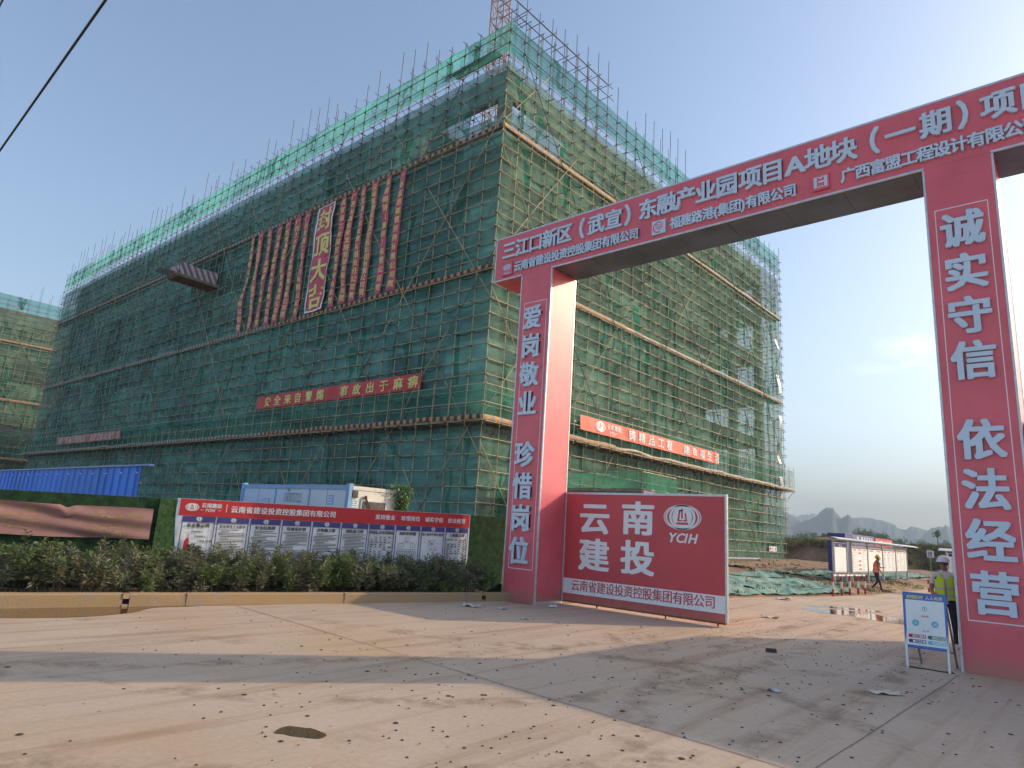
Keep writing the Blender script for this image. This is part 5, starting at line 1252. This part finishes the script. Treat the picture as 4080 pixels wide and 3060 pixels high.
def person(loc, yaw, joints, shirt, trousers, shoe, label, group=None, vest=None, helmet=None, scale=1., arms_bare=True, lvl=2, base_z=0.):
    """one continuous skinned body; helmet, hair and vest are parts"""
    loc = Vector(loc); ca, sa = math.cos(yaw), math.sin(yaw)
    def W(p): p = Vector(p)*scale; return loc+Vector((p.x*ca-p.y*sa, p.x*sa+p.y*ca, p.z))
    J = dict(joints); RAD, E_, part = {}, [], {}
    def rad(n, a, b=None): RAD[n] = (a*scale, (b or a)*scale)
    rad('pelvis', .135, .115); rad('waist', .125, .10); rad('chest', .15, .11); rad('collar', .10, .085); rad('neck', .052, .055); rad('jaw', .062, .072); rad('head', .078, .095); rad('crown', .055, .065)
    rad('nose', .014, .014)
    chain = [('pelvis', 'waist', 't'), ('waist', 'chest', 't'), ('chest', 'collar', 't'), ('collar', 'neck', 's'), ('neck', 'jaw', 's'), ('jaw', 'head', 's'), ('head', 'crown', 's'), ('jaw', 'nose', 's')]
    hd_dir = (Vector(J['crown'])-Vector(J['neck'])).normalized(); fwd = Vector(J.get('look', (0, 1, 0))).normalized()
    J['nose'] = Vector(J['jaw'])+fwd*.098+hd_dir*.045
    side_ = fwd.cross(hd_dir).normalized()
    for sd_, k in (('L', -1), ('R', 1)):
        J['ear'+sd_] = Vector(J['head'])+side_*k*.082-hd_dir*.01; rad('ear'+sd_, .012, .02); chain.append(('head', 'ear'+sd_, 's'))
        for n, r in (('sh', .058), ('el', .042), ('wr', .027), ('palm', .030), ('hip', .095), ('kn', .062), ('an', .042), ('toe', .038)): rad(n+sd_, r, r if n != 'palm' else .018)
        rad('mid'+sd_, .05)
        J['mid'+sd_] = (Vector(J['kn'+sd_])*.62+Vector(J['an'+sd_])*.38)
        J['fa'+sd_] = (Vector(J['el'+sd_])*.7+Vector(J['wr'+sd_])*.3); rad('fa'+sd_, .043)
        chain += [('collar', 'sh'+sd_, 't'), ('sh'+sd_, 'el'+sd_, 'sl'), ('el'+sd_, 'fa'+sd_, 'a'), ('fa'+sd_, 'wr'+sd_, 'a'), ('wr'+sd_, 'palm'+sd_, 's'), ('pelvis', 'hip'+sd_, 'p'), ('hip'+sd_, 'kn'+sd_, 'p'), ('kn'+sd_, 'mid'+sd_, 'p'), ('mid'+sd_, 'an'+sd_, 'p'), ('an'+sd_, 'toe'+sd_, 'f')]
        d = (Vector(J['palm'+sd_])-Vector(J['wr'+sd_])).normalized(); s = d.cross(Vector((0, .3, 1)) if abs(d.z) < .9 else Vector((1, 0, 0))).normalized()
        for q, (l, o) in enumerate(((.075, -.028), (.088, -.009), (.082, .010), (.066, .027))):
            a = Vector(J['palm'+sd_])+d*.022+s*o; b = a+d*l*.55+side_*(-k)*.006; c = b+d*l*.35+side_*(-k)*.02
            for nm, pt, r in (('f%da' % q, a, .0105), ('f%db' % q, b, .009), ('f%dc' % q, c, .0075)): J[nm+sd_] = pt; rad(nm+sd_, r)
            chain += [('palm'+sd_, 'f%da' % q+sd_, 's'), ('f%da' % q+sd_, 'f%db' % q+sd_, 's'), ('f%db' % q+sd_, 'f%dc' % q+sd_, 's')]
        a = Vector(J['wr'+sd_])+d*.03-s*.03+fwd*.01; J['tha'+sd_] = a; J['thb'+sd_] = a+d*.045-s*.012+fwd*.012; rad('tha'+sd_, .012); rad('thb'+sd_, .009)
        chain += [('wr'+sd_, 'tha'+sd_, 's'), ('tha'+sd_, 'thb'+sd_, 's')]
    names = list(RAD); idx = {n: i for i, n in enumerate(names)}
    me = bpy.data.meshes.new('b'); me.from_pydata([tuple(W(J[n])) for n in names], [(idx[a], idx[b]) for a, b, _ in chain], []); ob_ = bpy.data.objects.new('b', me); COL.objects.link(ob_)
    sk = ob_.modifiers.new('s', 'SKIN'); sk.use_smooth_shade = True; ss = ob_.modifiers.new('u', 'SUBSURF'); ss.levels = lvl; ss.render_levels = lvl
    for n in names:
        v = me.skin_vertices[0].data[idx[n]]; v.radius = RAD[n]; v.use_root = (n == 'pelvis')
    m2 = bpy.data.meshes.new_from_object(ob_.evaluated_get(bpy.context.evaluated_depsgraph_get())); bpy.data.objects.remove(ob_); bpy.data.meshes.remove(me)
    segs = [(W(J[a]), W(J[b]), k, (RAD[a][0]+RAD[b][0])/2) for a, b, k in chain]
    mi = {'t': 1, 'sl': 1, 's': 0, 'a': 0 if arms_bare else 1, 'p': 2, 'f': 3}
    t = thing('person', tuple(W((0, 0, base_z))), label, 'person', group)
    mb = MB(); mb.add([v.co for v in m2.vertices], [tuple(p.vertices) for p in m2.polygons])
    for i, p in enumerate(m2.polygons):
        c = p.center; best = None
        for a, b, k, r in segs:
            ab = b-a; u = max(0, min(1, (c-a).dot(ab)/max(1e-9, ab.length_squared))); d = (c-a-ab*u).length-r
            if best is None or d < best[0]: best = (d, k, u)
        k = best[1]
        mb.m[i] = mi[k] if not (k == 'sl' and arms_bare and best[2] > .62) else 0
    bpy.data.meshes.remove(m2)
    mb.build('body', [M['skin'], M[shirt], M[trousers], M[shoe]], t, smooth=True)
    H, N_ = Vector(J['head']), Vector(J['neck'])
    hb = MB(); c = W(H+hd_dir*.03-fwd*.012)
    Mx = lambda p: W(H+hd_dir*(.025+p[2])+fwd*(p[1]-.012)+side_*p[0])
    hb.grid(lambda u, v: Mx((.086*math.sin(math.pi*.62*v)*math.cos(6.283*u), .104*math.sin(math.pi*.62*v)*math.sin(6.283*u) if not (math.sin(6.283*u) > .2 and v > .62) else .104*math.sin(math.pi*.40)*math.sin(6.283*u), .088*math.cos(math.pi*.62*v) if not (math.sin(6.283*u) > .2 and v > .62) else .088*math.cos(math.pi*.4))), 18, 8); hb.build('hair', M['hair'], t, smooth=True)
    eb_ = MB()
    for k in (-1, 1): eb_.sphere(W(Vector(J['jaw'])+hd_dir*.066+fwd*.078+side_*(.031*k)), .0105*scale, 8, 6); eb_.boxo(W(Vector(J['jaw'])+hd_dir*.088+fwd*.080+side_*(.031*k-.016)), W(side_*.032)-W((0, 0, 0)), W(hd_dir*.007)-W((0, 0, 0)), W(fwd*.012)-W((0, 0, 0)))
    eb_.build('eyes', M['hair'], t)
    if helmet:
        hb = MB(); Mh = lambda p: W(H+hd_dir*(.045+p[2])+fwd*(p[1]-.0)+side_*p[0])
        hb.grid(lambda u, v: Mh((.118*math.sin(math.pi*.5*v)*math.cos(6.283*u), .137*math.sin(math.pi*.5*v)*math.sin(6.283*u), .125*math.cos(math.pi*.5*v)+.006*(abs(math.cos(6.283*u)) < .18))), 32, 10)
        hb.grid(lambda u, v: Mh(((.118+.022*v)*math.cos(6.283*u), (.137+(.022+.05*max(0, math.sin(6.283*u))**3)*v)*math.sin(6.283*u), -.012*v)), 32, 2)
        ho = hb.build('helmet', M[helmet], t, smooth=True)
        hb = MB(); hb.path([W(H+side_*.10+hd_dir*.04), W(Vector(J['jaw'])+side_*.075-hd_dir*.03), W(Vector(J['jaw'])+fwd*.05-hd_dir*.065), W(Vector(J['jaw'])-side_*.075-hd_dir*.03), W(H-side_*.10+hd_dir*.04)], .005*scale, 5); hb.build('chin_strap', M['black'], ho)
    if vest:
        P_, C_, K_ = Vector(J['pelvis']), Vector(J['chest']), Vector(J['collar']); up = (K_-P_).normalized(); fw_ = Vector(J.get('front', (0, 1, 0))).normalized(); rt_ = fw_.cross(up).normalized()
        Lh = (K_-P_).length
        prof = [(-.04, .185, .150), (.25, .178, .145), (.55, .188, .150), (.80, .196, .150), (.98, .165, .115), (1.06, .115, .10)]
        def sec(v):
            v *= len(prof)-1; i = min(int(v), len(prof)-2); f = v-i; return [prof[i][q]*(1-f)+prof[i+1][q]*f for q in range(3)]
        def ax(h): c = P_+(C_-P_)*min(1, h*1.25/ .8*.8) if h < .8 else C_+(K_-C_)*((h-.8)/.2); return c
        def pt(u, v, off=0.):
            h, rx, ry = sec(v); c = P_+up*(h*Lh); a = math.pi/2+.13+(2*math.pi-.26)*u
            if v > .62: a_ = abs(math.cos(a)); rx2 = rx-.03*a_*(v-.62); 
            else: rx2 = rx
            return W(c+rt_*((rx2+off)*math.cos(a))+fw_*((ry+off+.006*math.sin(a*5+v*6))*math.sin(a)))
        def armhole(i, j, nu=40, nv=20):
            u, v = (i+.5)/nu, (j+.5)/nv; a = math.pi/2+.13+(2*math.pi-.26)*u
            return None if (abs(math.cos(a)) > .80 and v > .60) or (v > .80 and math.sin(a) > .0 and abs(math.cos(a)) < .45+.0*v) else (None if v > .45 and math.sin(a) > 0 and abs(math.cos(a)) < (v-.45)*1.1 else 0)
        vb = MB(); vb.grid(lambda u, v: pt(u, v), 40, 20, mif=armhole); vo = vb.build('vest', M[vest], t, smooth=True)
        rb_ = MB()
        for v0, v1 in ((.10, .155), (.30, .355)): rb_.grid(lambda u, v: pt(u, v0+(v1-v0)*v, .006), 40, 1)
        for c0 in (.20, .80):
            rb_.grid(lambda u, v: pt(c0+.035*(u-.5)*2*.6, .36+.52*v, .006), 2, 10)
        rb_.build('reflective_strip', M['reflect'], vo, smooth=True)
    return t
def stand(**kw):
    J = dict(pelvis=(0, 0, .95), waist=(0, .0, 1.08), chest=(0, .01, 1.27), collar=(0, 0, 1.42), neck=(0, .01, 1.50), jaw=(0, .035, 1.565), head=(0, .02, 1.635), crown=(0, .01, 1.70),
             shL=(-.185, 0, 1.405), shR=(.185, 0, 1.405), elL=(-.235, -.02, 1.12), elR=(.235, -.02, 1.12), wrL=(-.245, .06, .88), wrR=(.245, .06, .88), palmL=(-.24, .085, .81), palmR=(.24, .085, .81),
             hipL=(-.095, 0, .90), hipR=(.095, 0, .90), knL=(-.11, .02, .49), knR=(.11, .02, .49), anL=(-.12, -.02, .08), anR=(.12, -.02, .08), toeL=(-.14, .15, .035), toeR=(.14, .15, .035))
    J.update(kw); return J
# guard behind the folding sign, facing the camera
gd = person((-2.39, 16.35, 0), R(180)+.25, stand(look=(.25, 1, 0), elR=(.24, -.03, 1.13), wrR=(.20, .14, .93), palmR=(.17, .20, .90)), 'shirt_w', 'navy_cloth', 'shoe_w', 'person in white helmet and lime yellow vest standing beside the right gate pillar', vest='vest_y', helmet='helm_w', scale=1.0)
bt = MB(); a = Vector((-2.55, 16.13, .98)); bt.tube(a+Vector((-.02, -.02, .10)), a+Vector((.13, -.05, -.34)), .02, 10, 0, .017); tag(bt.build('baton', M['vest_o'], smooth=True), 'orange red signal baton held by the guard', 'baton')
# worker walking past the notice boards, seen from his left-hand side, arm held forward
wk = stand(look=(0, 1, -.12), pelvis=(0, 0, .93), waist=(0, .02, 1.06), chest=(0, .05, 1.25), collar=(0, .06, 1.40), neck=(0, .09, 1.475), jaw=(0, .13, 1.535), head=(0, .115, 1.605), crown=(0, .11, 1.67),
           shL=(-.18, .06, 1.385), shR=(.18, .06, 1.385), elR=(.23, .0, 1.12), wrR=(.24, .14, .93), palmR=(.24, .18, .87), elL=(-.21, .16, 1.14), wrL=(-.16, .40, 1.17), palmL=(-.14, .47, 1.18),
           hipL=(-.095, 0, .88), hipR=(.095, 0, .88), knL=(-.10, .20, .50), anL=(-.10, .30, .085), toeL=(-.10, .47, .05), knR=(.10, -.02, .48), anR=(.10, -.34, .14), toeR=(.10, -.22, .03))
person((-8.0, 35.95, 0), R(-47)+.0, wk, 'shirt_g', 'navy_cloth', 'shoe', 'person in yellow helmet and orange vest striding past the notice boards', vest='vest_o', helmet='helm_y', scale=.955)
# two workers on the catwalk left of the orange banner, one on top of the scaffold
st2 = stand(look=(.3, 1, -.4))
p1 = FM(-.45, 7.55, 8.12); person(p1, R(-90)-.4, st2, 'vest_y', 'navy_cloth', 'shoe', 'person in white helmet standing on the catwalk left of the orange banner', vest='vest_y', helmet='helm_w', scale=1.0, lvl=1)
cr_ = dict(pelvis=(0, -.12, .38), waist=(0, -.08, .50), chest=(0, .02, .68), collar=(0, .06, .82), neck=(0, .09, .90), jaw=(0, .13, .96), head=(0, .115, 1.03), crown=(0, .10, 1.10), shL=(-.18, .06, .81), shR=(.18, .06, .81), elL=(-.23, .2, .60), elR=(.23, .2, .60), wrL=(-.14, .38, .55), wrR=(.14, .38, .55), palmL=(-.12, .45, .55), palmR=(.12, .45, .55), hipL=(-.1, -.12, .36), hipR=(.1, -.12, .36), knL=(-.17, .25, .47), knR=(.17, .25, .47), anL=(-.15, .0, .08), anR=(.15, .0, .08), toeL=(-.17, .16, .035), toeR=(.17, .16, .035))
p2 = FM(-.45, 8.25, 8.12); person(p2, R(-90)-.2, cr_, 'camo', 'navy_cloth', 'shoe', 'person in white helmet crouching on the catwalk at the banner end', helmet='helm_w', scale=1.05, lvl=1)
p3 = FM(3.75, .5, 34.55); person(p3, R(180), stand(look=(0, 1, -.6), collar=(0, .08, 1.40), neck=(0, .14, 1.46), jaw=(0, .20, 1.50), head=(0, .20, 1.57), crown=(0, .19, 1.64)), 'camo', 'camo', 'shoe', 'person in camouflage clothes working on top of the scaffold behind the net', scale=1.0, lvl=1, arms_bare=False)
mb = MB(); mb.boxo(FM(1.5, .25, 34.47), FM(6, .25, 34.47)-FM(1.5, .25, 34.47), FM(1.5, .95, 34.47)-FM(1.5, .25, 34.47), Z_*.05); tag(mb.build('scaffold_plank', M['plank']), 'plank under the worker on top of the scaffold', 'plank')

# ------------------------------------------------------------------ trees beyond the bank
def tree(loc, h, w_, seed, label, m_='tree', shape=1., n=900):
    rnd = random.Random(seed); loc = Vector(loc); t = thing('tree', tuple(loc), label, 'tree', 'trees beyond the earth bank')
    tk = MB(); p = loc.copy(); r = h*.022
    for k in range(5): q = loc+Vector((rnd.uniform(-.03, .03)*h, rnd.uniform(-.03, .03)*h, h*.14*(k+1))); tk.tube(p, q, r, 6, 0, r*.8, caps=False); p = q; r *= .8
    cl = []
    for k in range(13):
        a = rnd.random()*6.283; zf = rnd.uniform(.30, 1.0); rr = w_*.5*math.sqrt(max(.05, 1-((zf-.55)/.5)**2))*rnd.uniform(.3, .9)*(1 if shape == 1 else (1.25-zf))
        c = loc+Vector((math.cos(a)*rr, math.sin(a)*rr, h*zf*.93)); cl.append((c, w_*rnd.uniform(.13, .24))); tk.tube(loc+Z_*h*rnd.uniform(.25, .5), c, r*.8, 4, 0, r*.25, caps=False)
    tk.build('trunk', M['bark'], t)
    cb_ = MB()
    for i in range(n):
        c, r_ = cl[i % len(cl)]; d = Vector((rnd.gauss(0, 1), rnd.gauss(0, 1), rnd.gauss(0, .8))).normalized()*r_*rnd.random()**.4; pz = c+d; l = h*rnd.uniform(.025, .055)
        a = Vector((rnd.uniform(-1, 1), rnd.uniform(-1, 1), rnd.uniform(-1, 1))).normalized(); b = a.orthogonal().normalized(); cb_.add([pz-a*l, pz-b*l*.6, pz+a*l, pz+b*l*.6], [(0, 1, 2, 3)])
    cb_.build('crown', M[m_], t)
TR = [(-18.35, 150, 5.2, 5.5, 0, 'small dense dark tree right beside the scaffold edge'), (-17.62, 170, 7.6, 9.5, 0, 'broad dark bushy tree left of the pale ones on the bank'), (-16.62, 160, 7.4, 5.5, 1, 'pale green loose tree left of the tallest one on the bank'), (-16.25, 150, 6.2, 4.5, 1, 'low pale green tree between two taller trees on the bank'), (-15.95, 165, 8.2, 5., 0, 'slim tall dark tree above the blank notice board'),
      (-13.2, 185, 10.2, 13, 0, 'wide flat crowned dark tree behind the navy banner'), (-12.5, 195, 9.2, 9, 0, 'dark tree right of the wide crowned one'), (-11.95, 180, 8.4, 8, 0, 'dark tree behind the red stage banner'), (-11.2, 190, 6.6, 8, 0, 'low grey green tree right of the red stage banner'), (-10.5, 170, 7.2, 8.5, 0, 'dark spreading tree above the canopy end'), (-9.9, 180, 6.4, 8, 1, 'pale low tree between canopy end and pillar'), (-9.3, 175, 5.4, 7, 1, 'pale bush like tree next to the right pillar'), (-14.6, 190, 5.6, 9, 0, 'low dark tree hidden behind the notice canopy'), (-8.2, 165, 6.5, 8, 0, 'tree behind the right pillar')]
TN = [.0125, .0200, .0222, .018, .0245, .0281, .0262, .0250, .019, .0218, .0185, .0165, .016, .019]
for i, (az, d, h, w_, k, lb) in enumerate(TR):
    d *= 2.1; x, y = d*math.sin(R(az)), d*math.cos(R(az)); tree((x, y, 2.3), 1.75+TN[i]*d-2.3, w_*1.25, i+40, lb, 'tree2' if k else 'tree', shape=1 if i not in (2, 4) else 0, n=1500)
dp = thing('dead_tree', (118*math.sin(R(-8.55)), 118*math.cos(R(-8.55)), 2.5), 'thin bare tree stem with a tufted tip next to the right pillar', 'tree')
mb = MB(); b0 = Vector(dp['_b']); mb.path([b0, b0+Vector((.05, 0, .8)), b0+Vector((0, 0, 1.8)), b0+Vector((.1, 0, 2.6))], .05, 6); mb.build('trunk', M['bark'], dp)
mb = MB(); rnd = random.Random(1)
for i in range(70): p = b0+Vector((rnd.gauss(0, .22), rnd.gauss(0, .22), 2.6+rnd.gauss(0, .3))); a = Vector((rnd.gauss(0, 1), rnd.gauss(0, 1), rnd.gauss(0, 1))).normalized()*.16; b = a.orthogonal()*.5; mb.add([p-a, p-b, p+a, p+b], [(0, 1, 2, 3)])
mb.build('crown', M['tree2'], dp)
fw_ = MB(); rnd = random.Random(19)
for i in range(9000):
    az = R(rnd.uniform(-24, 4)); d = rnd.uniform(260, 420); x, y = d*math.sin(az), d*math.cos(az); hh = 1.2+1.2*noise.noise(Vector((x*.05, y*.05, 0)))
    p = Vector((x, y, 2.2+max(.3, hh)*rnd.random()**.7)); l = rnd.uniform(.25, .6); a = Vector((rnd.gauss(0, 1), rnd.gauss(0, 1), rnd.gauss(0, 1))).normalized()*l; b = a.orthogonal().normalized()*l*.6
    fw_.add([p-a, p-b, p+a, p+b], [(0, 1, 2, 3)])
fw_.build('distant_wood', M['tree'], label='low line of distant scrub and trees below the hills', cat='wood', kind='stuff')

# ------------------------------------------------------------------ dirty tyre marks on the concrete
def track_mat():
    m = bpy.data.materials.new('tyre_dirt'); m.use_nodes = True; nt = m.node_tree; N = nt.nodes; L = nt.links; b = N['Principled BSDF']; b.inputs['Base Color'].default_value = (.30, .20, .125, 1); b.inputs['Roughness'].default_value = .95
    t = N.new('ShaderNodeTexCoord'); n = N.new('ShaderNodeTexNoise'); n.inputs['Scale'].default_value = 1.7; n.inputs['Detail'].default_value = 9; n.inputs['Roughness'].default_value = .72; L.new(t.outputs['Object'], n.inputs['Vector'])
    uv = N.new('ShaderNodeAttribute'); uv.attribute_name = 'edge'; r = N.new('ShaderNodeMapRange'); r.inputs[1].default_value = .46; r.inputs[2].default_value = .74; r.inputs[4].default_value = .62; L.new(n.outputs[0], r.inputs[0])
    k = N.new('ShaderNodeMath'); k.operation = 'MULTIPLY'; L.new(r.outputs[0], k.inputs[0]); L.new(uv.outputs['Fac'], k.inputs[1])
    tp = N.new('ShaderNodeBsdfTransparent'); ms = N.new('ShaderNodeMixShader'); L.new(k.outputs[0], ms.inputs[0]); L.new(tp.outputs[0], ms.inputs[1]); L.new(b.outputs[0], ms.inputs[2]); L.new(ms.outputs[0], N['Material Output'].inputs[0])
    return m
M['track'] = track_mat()
def track(pts, wd_, z):
    P = [Vector((*p, 0)) for p in pts]; C = []
    for i in range(len(P)-1):
        p0, p1, p2, p3 = P[max(0, i-1)], P[i], P[i+1], P[min(len(P)-1, i+2)]
        for q in range(14): t = q/14; C.append(.5*((2*p1)+(p2-p0)*t+(2*p0-5*p1+4*p2-p3)*t*t+(3*p1-p0-3*p2+p3)*t**3))
    mb = MB(); e = []; n = 6
    for i, c in enumerate(C):
        d = (C[min(i+1, len(C)-1)]-C[max(i-1, 0)]).normalized(); s = Vector((-d.y, d.x, 0))
        for k in range(n+1): v = k/n*2-1; mb.v.append(tuple(c+s*(v*wd_)+Z_*z)); e.append((1-abs(v)**2)*min(1, i/12, (len(C)-1-i)/12))
    for i in range(len(C)-1):
        for k in range(n): a = i*(n+1)+k; mb.f.append((a, a+1, a+n+2, a+n+1)); mb.m.append(0)
    o = mb.build('tyre_track', M['track'], kind='structure'); at = o.data.attributes.new('edge', 'FLOAT', 'POINT'); at.data.foreach_set('value', e)
for j, (pts, w_) in enumerate([([(-5.6, 26), (-4.6, 17), (-4.0, 11), (-4.6, 6), (-8, 2.5), (-14, .2)], .24), ([(-3.7, 26), (-2.9, 17), (-2.4, 11), (-2.9, 5.2), (-6.6, .9), (-13, -1.7)], .24), ([(-6.4, 24), (-5.4, 16), (-4.9, 10.5), (-3.6, 6.2), (-1.2, 3.2), (2, 1)], .26), ([(-8, 8.2), (-5, 9.2), (-2.2, 8.2), (0, 5.6)], .22), ([(-12.2, 6.5), (-8, 7.9), (-4, 9.9), (-2.4, 12.3)], .3), ([(-12, -1.0), (-8.4, 3.2), (-6.6, 9), (-6.8, 16)], .26), ([(-7.6, 12.2), (-6.2, 10.8), (-5.2, 8.4)], .7), ([(-4.3, 7.6), (-3.4, 8.4), (-2.4, 8.4)], .5)]): track(pts, w_, .0022+.0004*j)
# ------------------------------------------------------------------ litter and stones on the concrete
db = MB(); rnd = random.Random(23)
for i in range(1150):
    if i < 800: x, y = rnd.gauss(-4.3, 2.4), rnd.uniform(3.0, 16)
    else: x, y = rnd.uniform(-12.5, -1), rnd.uniform(1.5, 22)
    if x < KX(y)+.3 and y < 13.3: continue
    if y > 13 and x < -10.3: continue
    r = rnd.uniform(.006, .015) if rnd.random() < .8 else rnd.uniform(.012, .026)
    a0 = rnd.random()*6.28
    if rnd.random() < .7:     # flat dark seed pods / bottle caps
        n = 9; P = [Vector((x+r*1.2*math.cos(a0+6.283*k/n), y+r*1.2*math.sin(a0+6.283*k/n), .003)) for k in range(n)]; c = Vector((x, y, .006)); db.add(P+[p+(c-p)*.35+Z_*.004 for p in P], [(k, (k+1) % n, n+(k+1) % n, n+k) for k in range(n)]+[tuple(range(n, 2*n))])
    else:
        a = [Vector((rnd.uniform(-1, 1), rnd.uniform(-1, 1), rnd.uniform(0, .9)))*r for _ in range(7)]
        bm = bmesh.new(); vs = [bm.verts.new(Vector((x, y, .002))+q) for q in a]; bmesh.ops.convex_hull(bm, input=vs); bmesh.ops.delete(bm, geom=[q for q in bm.verts if not q.link_faces], context='VERTS'); db.bm(bm, 1 if rnd.random() < .5 else 2); bm.free()
db.build('loose_stones', [M['debris'], M['rubble'], M['paper']], label='small dark stones, caps and chips scattered over the dusty concrete', cat='stones', kind='stuff')
def scrap(x, y, sx, sy, hgt, m_, label, seed, rot=0.):
    rnd = random.Random(seed); mb = MB(); ca, sa = math.cos(rot), math.sin(rot)
    def fn(u, v):
        px, py = (u-.5)*sx, (v-.5)*sy; z = .006+hgt*abs(noise.noise(Vector((u*2.2, v*2.2, seed*1.7))))*1.6
        k = 1+.3*noise.noise(Vector((u*3, v*3, seed+5.))); return Vector((x+(px*ca-py*sa)*k, y+(px*sa+py*ca)*k, z))
    mb.grid(fn, 9, 7); tag(mb.build('litter', M[m_], smooth=False), label, 'litter')
scrap(-10.84, 11.35, .42, .26, .07, 'paper', 'crumpled white paper on the ground in front of the left pillar', 1, .4)
scrap(-10.25, 11.75, .22, .16, .05, 'paper', 'small grey paper scrap just right of the crumpled paper', 2, 1.)
scrap(-10.0, 13.3, .22, .14, .09, 'plastic_w', 'small crumpled packet at the foot of the left pillar', 3, .2)
scrap(-2.21, 10.15, .38, .20, .03, 'pale_print', 'flattened tan cardboard piece in the shade near the folding sign', 4, .75)
scrap(-6.37, 17.6, .42, .22, .06, 'pale_print', 'tan wrapper lying on the sunlit concrete beyond the gate', 5, .7)
scrap(-8.3, 24.2, .5, .3, .12, 'plastic_w', 'white bag at the edge of the dust netting', 6, .3)
scrap(-3.2, 8.9, .16, .11, .04, 'paper', 'grey crumpled scrap near the joint in the shade', 7, .2)
scrap(-8.9, 10.9, .18, .1, .03, 'paper', 'pale paper scrap on the lit concrete before the gate leaf', 8, .9)
mb = MB(); mb.tube((-4.42, 11.95, .035), (-4.27, 12.03, .035), .032, 10); tag(mb.build('tin_can', M['debris']), 'dark crushed can lying in the shade in front of the gate opening', 'can')
# overhead cables
def cable(p, q, sag, r, label):
    p, q = Vector(p), Vector(q); mb = MB(); mb.path([p+(q-p)*t-Z_*(sag*4*t*(1-t)) for t in [i/40 for i in range(41)]], r, 6); tag(mb.build('overhead_cable', M['wire']), label, 'cable', None)
def dirp(az, tn, d): return Vector((d*math.sin(R(az)), d*math.cos(R(az)), 1.75+tn*d))
a, b = dirp(-82.77, .4232, 17.72), dirp(-78.77, .6905, 10.86); dv = (b-a)
cable(a-dv*1.6, b+dv*2.2, .0, .020, 'black overhead cable crossing the upper left corner')
a2, b2 = dirp(-84.8, .6131, 12.2), dirp(-84.73, .6223, 12.02); dd = dv.normalized()
cable(a2-dd*18, a2+dd*14, .0, .012, 'second thinner cable at the extreme upper left')

# ------------------------------------------------------------------ the air
hz = MB(); hz.box((-1500, -300, -1.5), (1500, 5200, 320)); ho = hz.build('haze', bpy.data.materials.new('haze_air'), kind='stuff')
hm = ho.data.materials[0]; hm.use_nodes = True; nt = hm.node_tree; nt.nodes.remove(nt.nodes['Principled BSDF'])
pv = nt.nodes.new('ShaderNodeVolumePrincipled'); pv.inputs['Color'].default_value = (.62, .755, .87, 1); pv.inputs['Density'].default_value = .00045; pv.inputs['Anisotropy'].default_value = .0
nt.links.new(pv.outputs[0], nt.nodes['Material Output'].inputs['Volume'])
for o in COL.objects:
    if o.name.split('.')[0] in ('net_fold', 'net_seam', 'catwalk_rail', 'catwalk_deck', 'top_rail', 'rear_row', 'clip', 'louvre', 'window_bars'): o['kind'] = 'stuff'
    if '_b' in o: del o['_b']
